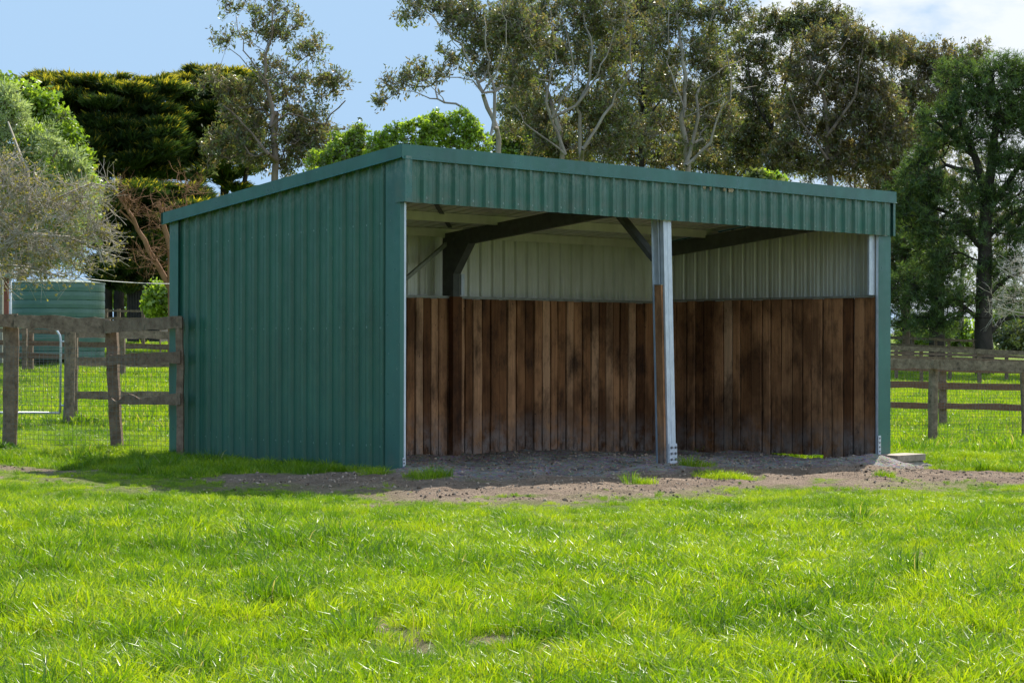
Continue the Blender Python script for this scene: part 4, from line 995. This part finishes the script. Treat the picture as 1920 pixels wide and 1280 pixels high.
gum('gum_tree', 'broad olive green gum with twin pale trunks behind the middle of the roof', 80, 1080,
    [([(1060, 640), (1050, 290), (1035, 220), (1010, 150), (990, 100)], .26, .08), ([(1090, 640), (1092, 280), (1080, 200), (1100, 120), (1090, 30)], .26, .06), ([(1080, 200), (1120, 140), (1150, 60)], .1, .04), ([(1035, 220), (1075, 150), (1060, 60)], .1, .04), ([(1050, 280), (990, 230), (965, 200)], .08, .03), ([(1060, 290), (1030, 200), (1040, 110), (1030, 20)], .12, .04), ([(1092, 280), (1130, 220), (1170, 130), (1180, 60)], .12, .03), ([(1010, 150), (960, 110), (945, 60)], .06, .02)],
    [(1000, 40, 70, 50), (1080, 20, 80, 50), (1150, 40, 60, 60), (1040, 100, 80, 50), (1120, 130, 70, 50), (1000, 160, 50, 50), (1080, 200, 80, 45), (1150, 215, 60, 50), (980, 230, 50, 40), (1010, 265, 50, 30), (1130, 270, 60, 30), (940, 60, 40, 40), (1060, 290, 60, 30)],
    430, 80, .62, 'bark_pale', GG, 13)
gum('gum_tree', 'tall gum with straight pale trunk and long bare limb, right of the centre post', 84, 1285,
    [([(1290, 640), (1286, 310), (1283, 200), (1275, 100), (1270, 0)], .22, .08), ([(1286, 310), (1310, 230), (1320, 150), (1395, 110)], .15, .03), ([(1283, 200), (1250, 120), (1255, 20)], .08, .04), ([(1283, 220), (1330, 200), (1380, 175), (1420, 165)], .06, .02), ([(1286, 310), (1330, 270), (1350, 190), (1345, 100)], .12, .03), ([(1275, 100), (1320, 60), (1340, 10)], .05, .02)],
    [(1270, 20, 55, 50), (1330, 30, 50, 40), (1240, 90, 50, 50), (1300, 110, 50, 40), (1370, 20, 40, 30), (1340, 130, 50, 40), (1250, 170, 50, 40), (1310, 190, 45, 40), (1220, 250, 50, 40), (1290, 270, 50, 35), (1350, 210, 40, 40)],
    330, 62, .60, 'bark_pale', GG, 14, twigs=4)
gum('gum_tree', 'dark leaved gum between the twin trunked gum and the straight pale one', 92, 1195,
    [([(1200, 640), (1202, 280), (1205, 180), (1200, 60)], .24, .08), ([(1205, 200), (1170, 130), (1180, 50)], .1, .04), ([(1203, 240), (1240, 190), (1235, 110)], .1, .04)],
    [(1190, 30, 60, 50), (1230, 10, 50, 40), (1180, 110, 55, 50), (1230, 150, 45, 50), (1170, 190, 60, 50), (1220, 240, 60, 45), (1160, 280, 60, 35), (1250, 300, 50, 30), (1120, 80, 40, 40)],
    330, 80, .70, 'bark_dark', GB, 15)
gum('gum_tree', 'round topped gum whose crown tops the skyline right of the centre post', 96, 1470,
    [([(1455, 640), (1450, 330), (1445, 240), (1470, 150), (1490, 80)], .26, .08), ([(1445, 240), (1410, 180), (1400, 110)], .12, .04), ([(1450, 270), (1500, 200), (1530, 90)], .12, .04)],
    [(1470, 45, 40, 30), (1520, 25, 60, 24), (1560, 40, 36, 28), (1500, 60, 70, 24), (1440, 40, 30, 24), (1400, 100, 45, 40), (1450, 120, 45, 50), (1400, 180, 50, 40), (1450, 210, 50, 50), (1390, 260, 50, 40), (1440, 290, 60, 40), (1370, 310, 60, 25)],
    380, 85, .70, 'bark_dark', GG, 16)
gum('gum_tree', 'wide dense brown green gum filling the skyline behind the right half of the roof', 88, 1560,
    [([(1560, 640), (1555, 320), (1550, 240), (1530, 150), (1520, 110)], .26, .08), ([(1550, 260), (1600, 180), (1620, 90)], .14, .04), ([(1530, 160), (1560, 110), (1590, 70)], .1, .04), ([(1553, 300), (1500, 230), (1480, 180)], .1, .04)],
    [(1540, 90, 60, 28), (1600, 80, 50, 40), (1650, 100, 50, 40), (1520, 150, 60, 50), (1590, 160, 70, 50), (1500, 220, 50, 50), (1570, 240, 60, 50), (1640, 200, 60, 60), (1540, 300, 60, 35), (1610, 300, 60, 40), (1480, 290, 50, 35), (1660, 270, 50, 50)],
    560, 85, .66, 'bark_mid', GB, 17)
gum('gum_tree', 'greyish brown gum with slender pale limbs, left of the big dark pine', 93, 1720,
    [([(1700, 640), (1695, 400), (1680, 300), (1700, 200), (1720, 140)], .2, .06), ([(1680, 300), (1640, 240), (1660, 160)], .1, .04), ([(1690, 360), (1740, 280), (1790, 180)], .12, .04)],
    [(1690, 110, 50, 36), (1740, 120, 50, 40), (1790, 120, 50, 34), (1830, 110, 26, 26), (1700, 180, 60, 50), (1770, 180, 50, 50), (1680, 250, 60, 50), (1740, 260, 55, 50), (1700, 330, 50, 40), (1660, 340, 40, 50), (1740, 350, 50, 40), (1720, 430, 45, 50), (1690, 500, 40, 50)],
    470, 85, .66, 'bark_mid', GB, 18)
gum('gum_tree', 'dark backing gum low behind the roof between the round topped gum and the centre post', 104, 1350,
    [([(1352, 640), (1350, 330), (1345, 200), (1350, 90)], .24, .07), ([(1345, 250), (1310, 190)], .1, .04), ([(1348, 260), (1390, 180)], .1, .04)],
    [(1350, 90, 40, 40), (1320, 250, 60, 50), (1370, 240, 50, 50), (1330, 180, 50, 40), (1300, 300, 60, 25), (1400, 320, 60, 25)],
    240, 90, .75, 'bark_dark', GG, 19)
gum('gum_tree', 'thin scattered gum behind the pale forked one, leaves against the sky', 100, 1010,
    [([(985, 640), (985, 280), (975, 200), (960, 100)], .16, .05), ([(980, 240), (1010, 190)], .06, .03)],
    [(970, 110, 40, 50), (950, 190, 30, 30), (985, 210, 40, 40), (1000, 270, 60, 25), (960, 270, 40, 20), (1040, 250, 50, 30)],
    150, 70, .62, 'bark_mid', GG, 20)

for k_, (px_, dd_, lb_, lab_) in enumerate([
 (1110, 112, [(1040, 250, 60, 50), (1110, 230, 60, 60), (1160, 270, 60, 40), (1080, 300, 80, 30)], 'shaded background gum seen low between the twin pale trunks'),
 (1250, 114, [(1220, 220, 50, 60), (1270, 260, 50, 50), (1300, 230, 50, 60), (1240, 300, 80, 30)], 'shaded background gum low behind the long bare limb'),
 (1420, 112, [(1400, 240, 60, 60), (1460, 280, 60, 40), (1350, 280, 50, 40), (1500, 320, 60, 30)], 'shaded background gum low under the round topped one'),
 (1600, 115, [(1560, 290, 60, 50), (1630, 300, 60, 60), (1600, 360, 60, 50), (1680, 400, 50, 80), (1700, 520, 60, 60)], 'shaded background gum behind the right end of the roof'),
 (1800, 118, [(1760, 260, 60, 60), (1820, 330, 60, 70), (1780, 430, 70, 60), (1880, 420, 60, 70), (1840, 520, 70, 40)], 'shaded background gum filling gaps behind the big dark pine')]):
    gum('gum_tree', lab_, dd_, px_, [([(px_, 640), (px_+6, 400), (px_-4, 300), (px_+4, 220)], .2, .06), ([(px_+6, 380), (px_+50, 280), (px_+60, 230)], .12, .04), ([(px_+2, 360), (px_-50, 280), (px_-55, 230)], .12, .04)], lb_, 150, 75, .75, 'bark_mid' if k_ % 2 else 'bark_pale', GB if k_ > 2 else GG, 210+k_)

# cypresses (flat layered dark crowns with golden tips)
def PAD(seed, x0, x1, y0, y1, dy):
    q = np.random.default_rng(seed); o = []; y = y0
    while y < y1:
        x = x0+q.uniform(0, 30)
        while x < x1:
            rx = q.uniform(12, 30)*(1-.3*(y-y0)/(y1-y0)); top = y == y0; yy = y+(abs(q.normal(0, 3)) if top else q.normal(0, 5)); tl = q.uniform(-5, 5); dz = q.uniform(-3, 3)
            for f in (-.66, 0, .66): o.append((x+rx*f, yy+tl*f, rx*.45, 3.4, dz, 1.3))
            if top and q.uniform() < .6: o.append((x+q.uniform(-8, 8), yy-q.uniform(3, 8), 4, 4, dz, .3))
            x += rx*1.9+q.uniform(0, 14)
        y += dy
    return o
def cypress(label, d, base, trunks, lobes, n, nper, rad, seed, goldtop, goldw=60, flat=.32):
    T = Tree('cypress_tree', label, 'cypress', d, base, 'dark spreading cypresses on the left', seed)
    for t_ in trunks: T.trunk(*t_)
    C = T.clumps(lobes, n, .5); T.grow(C, rise=.9, sag=.02); T.wood(M['bark_dark'], rt_=.018, twigs=1, twl=.4)
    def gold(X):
        px, py, dd = to_px(X); tp = np.interp(px, *goldtop); return np.clip(.95-(py-tp)/goldw, .38, .92)  # lower limit tints low pads gold too, painting in their lit tops
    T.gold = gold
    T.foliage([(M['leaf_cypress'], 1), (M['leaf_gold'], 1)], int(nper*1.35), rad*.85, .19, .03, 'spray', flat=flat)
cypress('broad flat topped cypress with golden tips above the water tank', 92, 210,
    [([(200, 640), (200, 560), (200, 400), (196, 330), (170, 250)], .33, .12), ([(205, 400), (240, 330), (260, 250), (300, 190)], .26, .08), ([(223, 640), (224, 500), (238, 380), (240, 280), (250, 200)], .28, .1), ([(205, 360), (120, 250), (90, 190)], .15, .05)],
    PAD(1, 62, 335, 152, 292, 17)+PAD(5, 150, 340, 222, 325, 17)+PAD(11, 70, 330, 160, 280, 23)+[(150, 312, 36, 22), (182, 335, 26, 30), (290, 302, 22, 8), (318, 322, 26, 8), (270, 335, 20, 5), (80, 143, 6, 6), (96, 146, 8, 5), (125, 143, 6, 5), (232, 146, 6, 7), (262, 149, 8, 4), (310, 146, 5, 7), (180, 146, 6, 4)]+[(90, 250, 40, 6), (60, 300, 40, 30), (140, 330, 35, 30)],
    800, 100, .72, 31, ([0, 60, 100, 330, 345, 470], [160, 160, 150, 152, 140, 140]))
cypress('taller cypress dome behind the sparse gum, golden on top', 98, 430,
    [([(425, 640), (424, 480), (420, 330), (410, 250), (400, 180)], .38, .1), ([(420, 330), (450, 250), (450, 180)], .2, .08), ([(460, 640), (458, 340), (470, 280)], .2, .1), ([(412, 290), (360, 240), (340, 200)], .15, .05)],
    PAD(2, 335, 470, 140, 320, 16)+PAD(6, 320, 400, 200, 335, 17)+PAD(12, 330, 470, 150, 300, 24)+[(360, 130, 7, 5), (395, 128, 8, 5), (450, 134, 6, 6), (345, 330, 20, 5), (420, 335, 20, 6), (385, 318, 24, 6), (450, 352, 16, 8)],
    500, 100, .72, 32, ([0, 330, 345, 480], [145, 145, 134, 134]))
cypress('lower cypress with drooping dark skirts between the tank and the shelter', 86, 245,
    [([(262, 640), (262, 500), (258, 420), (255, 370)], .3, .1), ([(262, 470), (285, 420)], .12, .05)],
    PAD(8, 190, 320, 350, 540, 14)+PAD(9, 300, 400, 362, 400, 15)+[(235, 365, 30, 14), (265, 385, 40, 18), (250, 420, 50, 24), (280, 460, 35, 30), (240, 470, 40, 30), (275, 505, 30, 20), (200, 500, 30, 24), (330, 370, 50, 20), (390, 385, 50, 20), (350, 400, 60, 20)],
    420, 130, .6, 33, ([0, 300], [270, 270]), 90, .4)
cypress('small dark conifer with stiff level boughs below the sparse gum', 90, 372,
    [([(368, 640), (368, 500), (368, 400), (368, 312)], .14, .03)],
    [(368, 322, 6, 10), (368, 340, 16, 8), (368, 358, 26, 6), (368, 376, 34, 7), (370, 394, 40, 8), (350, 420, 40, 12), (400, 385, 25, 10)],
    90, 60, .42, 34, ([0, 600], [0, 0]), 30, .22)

# big pine on the right
def pine(label, d, base, trunks, lobes, n, nper, rad, seed, group='dark pines on the right'):
    T = Tree('pine_tree', label, 'pine', d, base, group, seed)
    for t_ in trunks: T.trunk(*t_)
    T.grow(T.clumps(lobes, n, .55), rise=.8, sag=.03); T.wood(M['bark_dark'], rt_=.016, twigs=5, twl=.62, twr=.01)
    pts = T.twigend[T.q.uniform(0, 1, len(T.twigend)) < .8]; T.foliage([(M['leaf_pine'], 1)], 13, .17, .12, .012, 'needle', at_pts=pts, flat=.8); return T
pine('big dark pine with a thick trunk standing at the right edge', 80, 1845,
    [([(1846, 672), (1845, 560), (1847, 450), (1850, 380)], .42, .25), ([(1850, 380), (1835, 310), (1800, 230), (1790, 160)], .2, .07), ([(1850, 380), (1862, 300), (1870, 200), (1855, 130)], .24, .07), ([(1850, 400), (1890, 340), (1930, 280), (1960, 250)], .15, .06), ([(1845, 470), (1780, 400), (1730, 380)], .12, .04), ([(1847, 450), (1900, 400), (1960, 370)], .12, .05), ([(1845, 560), (1890, 520), (1950, 500)], .1, .04), ([(1845, 605), (1800, 570), (1740, 555)], .12, .04), ([(1850, 630), (1880, 600), (1940, 590)], .12, .04), ([(1830, 300), (1780, 250), (1740, 215)], .1, .04), ([(1835, 325), (1775, 310), (1730, 330)], .1, .04)],
    [(1810, 140, 50, 24), (1870, 135, 50, 22), (1920, 150, 40, 40), (1850, 190, 90, 40), (1770, 215, 50, 22), (1900, 230, 60, 40), (1800, 260, 70, 30), (1740, 300, 40, 24), (1880, 300, 60, 30), (1760, 350, 80, 34), (1710, 370, 40, 30), (1930, 330, 40, 50), (1860, 370, 70, 30), (1740, 420, 60, 34), (1820, 430, 60, 30), (1910, 430, 50, 34), (1760, 490, 60, 30), (1880, 500, 50, 26), (1720, 540, 50, 30), (1790, 560, 55, 26), (1760, 600, 50, 18), (1900, 560, 30, 20)],
    760, 80, .46, 41)
pine('second dark pine, its black trunk just left of the big one', 92, 1757,
    [([(1758, 670), (1758, 560), (1755, 470), (1750, 380)], .42, .2), ([(1756, 520), (1720, 460)], .15, .05), ([(1757, 600), (1800, 585)], .1, .05), ([(1758, 580), (1710, 610), (1690, 620)], .1, .05)],
    [(1700, 470, 45, 40), (1690, 540, 40, 40), (1740, 480, 40, 40), (1700, 600, 45, 22), (1760, 560, 40, 22), (1770, 610, 40, 10), (1790, 500, 40, 40), (1680, 400, 30, 40), (1720, 410, 40, 40), (1870, 560, 50, 24), (1900, 580, 40, 20), (1640, 420, 30, 50), (1640, 560, 40, 50)],
    210, 130, .62, 42)
pine('slim dark pine close behind the right corner of the shelter', 97, 1700,
    [([(1700, 670), (1698, 500), (1700, 400)], .25, .1), ([(1699, 520), (1680, 450)], .1, .04)],
    [(1680, 560, 40, 40), (1690, 460, 40, 50), (1720, 530, 40, 40), (1700, 610, 40, 20), (1690, 370, 30, 40)],
    90, 130, .65, 43)

# bright broadleaf trees showing over the roof
def broad(name, label, cat, d, base, trunks, lobes, n, nper, rad, seed, leaf, bark='bark_mid', la=.10, lb=.06, group=None, twigs=1, kind='any', shell=.4, twl=None, rt_=.012, flat=.85, fine=0):
    T = Tree(name, label, cat, d, base, group, seed)
    for t_ in trunks: T.trunk(*t_)
    T.grow(T.clumps(lobes, n, shell), rise=.6); T.wood(M[bark], rt_=rt_, twigs=twigs, twl=twl or rad*.8)
    if fine:
        pts = T.twigend[T.q.uniform(0, 1, len(T.twigend)) < .7]; T.foliage(leaf, fine, .13, la, lb, kind, at_pts=pts, flat=.8)
    else: T.foliage(leaf, nper, rad, la, lb, kind, flat=flat)
    return T
GRP = 'leafy trees peeping over the roof'
broad('leafy_tree', 'bright green leafy tree behind the roof corner', 'tree', 66, 800, [([(800, 640), (800, 400), (795, 290), (790, 250)], .2, .08)],
    [(740, 262, 26, 22), (790, 245, 36, 24), (830, 240, 30, 22), (760, 280, 50, 24), (820, 270, 50, 24), (875, 245, 24, 24), (870, 275, 30, 20), (705, 282, 20, 14), (850, 232, 16, 14), (780, 320, 60, 30), (900, 265, 16, 16), (770, 238, 8, 8), (800, 228, 10, 8), (820, 222, 8, 8), (848, 222, 8, 10), (868, 216, 6, 6), (720, 262, 10, 10), (745, 245, 8, 8), (885, 230, 8, 8)], 170, 46, .30, 51, [(M['leaf_bright'], 1)], la=.06, lb=.03, group=GRP, twigs=5, fine=9)
broad('leafy_tree', 'fresh green leafy tree just above the roof slope, left of the roof corner', 'tree', 69, 650, [([(655, 640), (655, 400), (655, 300), (660, 270)], .16, .06)],
    [(665, 250, 22, 16), (640, 265, 22, 18), (670, 275, 26, 18), (650, 300, 50, 24), (610, 300, 40, 20), (700, 290, 30, 14)], 120, 60, .34, 52, [(M['leaf_bright'], 1), (M['leaf_gum'], .3)], la=.06, lb=.03, group=GRP, twigs=5, fine=9)
broad('leafy_tree', 'darker green leafy tree between the forked gum and the twin trunked gum', 'tree', 88, 980, [([(985, 640), (985, 400), (985, 300)], .16, .06)],
    [(960, 255, 30, 24), (1000, 280, 40, 24), (950, 290, 30, 18), (1040, 290, 40, 20)], 110, 70, .5, 53, [(M['leaf_bright'], 1), (M['leaf_gum'], .6)], group=GRP)
broad('leafy_tree', 'yellow green bush like tree just showing above the roof left of the round topped gum', 'tree', 70, 1440, [([(1440, 640), (1440, 400), (1440, 345)], .16, .06)],
    [(1425, 330, 22, 6), (1445, 338, 26, 8), (1430, 352, 50, 12)], 60, 70, .3, 54, [(M['leaf_gum'], 1), (M['leaf_bright'], .2)], group=GRP)
# left: pale wattle and bare budding tree
broad('wattle_tree', 'pale silvery green feathery tree at the left edge behind the bare one', 'tree', 70, 40, [([(35, 640), (40, 520), (45, 400), (35, 300), (20, 200)], .22, .06), ([(45, 400), (90, 330), (110, 270)], .1, .04), ([(42, 450), (110, 420)], .08, .04)],
    [(0, 190, 40, 40), (30, 200, 30, 24), (20, 250, 60, 50), (70, 280, 50, 50), (20, 330, 60, 50), (90, 350, 50, 50), (110, 420, 50, 50), (40, 420, 60, 50), (120, 470, 40, 40), (60, 480, 60, 30), (130, 310, 30, 30), (160, 350, 20, 40), (-60, 280, 60, 80), (-60, 420, 60, 80)],
    560, 120, .40, 61, [(M['leaf_pale'], 1), (M['leaf_bright'], .12)], 'bark_mid', .085, .022, None, 2, 'needle')
broad('leafy_tree', 'mid green leafy tree behind the pale feathery one, top left', 'tree', 74, 10, [([(10, 640), (10, 400), (5, 250), (0, 170)], .25, .08)],
    [(0, 150, 16, 14), (5, 180, 40, 24), (-30, 200, 50, 40), (60, 195, 40, 24), (100, 240, 40, 30), (130, 290, 34, 40), (150, 350, 30, 40), (160, 410, 26, 30)], 230, 90, .5, 62, [(M['leaf_bright'], 1), (M['leaf_gum'], .3)], group='leafy trees on the left')
T = Tree('bare_tree', 'bare spreading tree with pale tangled twigs and yellow buds at the left edge', 'tree', 44, -100, None, 71)
T.trunk([(-100, 680), (-90, 580), (-50, 510), (10, 460)], .17, .09); T.trunk([(10, 460), (55, 400), (50, 320), (15, 230)], .06, .02); T.trunk([(10, 460), (60, 440), (130, 445), (215, 480)], .05, .015)
T.trunk([(55, 400), (110, 370), (170, 345), (215, 350)], .035, .012); T.trunk([(-20, 500), (60, 500), (120, 520)], .04, .012); T.trunk([(-20, 500), (-80, 400), (-60, 300)], .06, .02)
C = T.clumps([(20, 330, 60, 60), (80, 380, 80, 50), (150, 390, 60, 40), (60, 450, 90, 50), (150, 470, 70, 40), (30, 500, 60, 24), (110, 510, 70, 16), (0, 400, 50, 60), (185, 420, 40, 30), (190, 345, 36, 16), (-60, 420, 50, 80), (30, 520, 40, 14)], 330, .6)
T.grow(C, rise=.15, jit=.25, sag=.03, step=.16); T.wood(M['bark_twig'], rt_=.0085, ex=2.6, twigs=5, twl=.5, twr=.0068)
T.foliage([(M['leaf_bud'], 1)], 2, .05, .030, .020, 'any', at_pts=T.twigend[::2], name='buds')
T = Tree('bare_tree', 'bare pale twiggy tree poking in at the right edge before the pines', 'tree', 46, 2010, None, 72)
T.trunk([(2010, 700), (2000, 600), (1980, 560)], .12, .07); T.trunk([(1980, 560), (1920, 530), (1870, 500)], .03, .008); T.trunk([(1980, 580), (1930, 590), (1870, 575)], .03, .008)
C = T.clumps([(1930, 530, 50, 30), (1890, 560, 40, 30), (1900, 500, 36, 22), (1960, 560, 50, 40), (1880, 590, 30, 16)], 120, .6)
T.grow(C, rise=.1, jit=.25, sag=.0, step=.16); T.wood(M['bark_twig'], rt_=.005, ex=2.6, twigs=3, twl=.32, twr=.004)
# dead leaning branches of an orange barked tree behind the left corner
T = Tree('dead_tree', 'bare orange barked tree with a long leaning limb behind the left corner of the shelter', 'tree', 60, 322, None, 73)
T.trunk([(326, 640), (322, 560), (318, 470), (300, 395), (296, 378)], .17, .05); T.trunk([(320, 540), (280, 470), (250, 410), (212, 352)], .10, .03); T.trunk([(318, 480), (340, 420), (350, 380)], .05, .02); T.trunk([(262, 430), (225, 395)], .04, .02)
C = T.clumps([(300, 400, 30, 40), (240, 380, 30, 30), (340, 400, 30, 30), (290, 480, 40, 40), (225, 360, 20, 20), (350, 350, 40, 26)], 90, .6); T.grow(C, rise=.2, jit=.2, step=.25); T.wood(M['bark_orange'], rt_=.008, twigs=4, twl=.5, twr=.006)
# shrubs
def shrub(name, label, cat, d, px, lobes, n, nper, rad, seed, leaf, la=.05, lb=.03, group=None):
    x0, y0 = lobes[0][0], max(l[1] for l in lobes)
    broad(name, label, cat, d, px, [([(px, y0+40), (px, y0+10), (px, y0-10)], .03, .02)], lobes, n, nper, rad, seed, leaf, 'bark_mid', la, lb, group, 1)
shrub('shrub', 'bright leafy bush beside the left corner of the shelter, in front of the dark shed', 'shrub', 62, 300, [(300, 545, 22, 18), (310, 570, 26, 20), (290, 575, 20, 18), (322, 550, 12, 20)], 80, 50, .26, 81, [(M['leaf_bright'], 1)], .07, .04)
hg = 'sunlit bushes beyond the pines'
for i, (px, yc, rx, ry, dd, lab) in enumerate([(1905, 625, 50, 34, 112, 'grey green rounded bush at the right edge beyond the big pine'), (1890, 600, 60, 16, 125, 'yellow sunlit bush behind the rounded grey green one at the right edge'), (1800, 628, 30, 30, 118, 'sunlit bush seen between the two pine trunks'), (1720, 628, 40, 24, 122, 'sunlit bush left of the second pine trunk'), (225, 540, 30, 40, 110, 'sunlit yellow green bush behind the cypress trunks'), (255, 600, 30, 24, 112, 'low sunlit bush under the cypress right of its trunks'), (620, 330, 60, 50, 120, 'green bush tops just above the roof slope, behind the sparse gum')]):
    shrub('shrub', lab, 'shrub', dd, px, [(px, yc, rx, ry), (px-rx*.4, yc+ry*.4, rx*.6, ry*.6), (px+rx*.4, yc+ry*.3, rx*.6, ry*.7)], 90, 60, .5, 90+i, [(M['leaf_bright'] if i else M['leaf_gum'], 1), (M['leaf_gum'], .3)], .10, .06, hg)
# ---- weeds at fence feet
def weed(name, label, px, d, r_, n, seed):
    q = np.random.default_rng(seed); b = ground_pt(px, d); a = q.uniform(0, 6.28, n); rr = r_*np.sqrt(q.uniform(0, 1, n)); X = np.stack([b[0]+rr*np.cos(a), b[1]+rr*np.sin(a), np.zeros(n)], 1)
    X[:, 2] = g(X[:, 0], X[:, 1])+q.uniform(.01, .13, n)*(1.1-rr/r_); ax = unit(np.stack([np.cos(a)+q.normal(0, .5, n), np.sin(a)+q.normal(0, .5, n), q.uniform(.1, .9, n)], 1)); bb = unit(np.cross(ax, q.normal(0, 1, (n, 3))))
    V, F = leaves_mesh(X, ax*.045*q.uniform(.6, 1.4, (n, 1)), bb*.018); o = mesh_np(name, V, F, M['leaf_weed'], None); vattr(o, 'tint', np.repeat(q.uniform(0, 1, n), 4)); tag(o, label, 'weed', 'broad leaved weeds along the fences')
for i, (px, d, r_, lab) in enumerate([(1752, 29.6, .35, 'dark weeds round the foot of the stout right hand fence post'), (1700, 29.4, .45, 'low weeds between the shelter corner and the stout post'), (1815, 29.6, .3, 'weed clump just right of the stout post'), (1905, 29.8, .5, 'weeds under the netting at the right edge'), (5, 20.2, .25, 'weeds at the foot of the round post at the left edge'), (1860, 28.6, .4, 'flat weeds in front of the netting, right')]):
    weed('weed_patch', lab, px, d, r_, 900, 300+i)
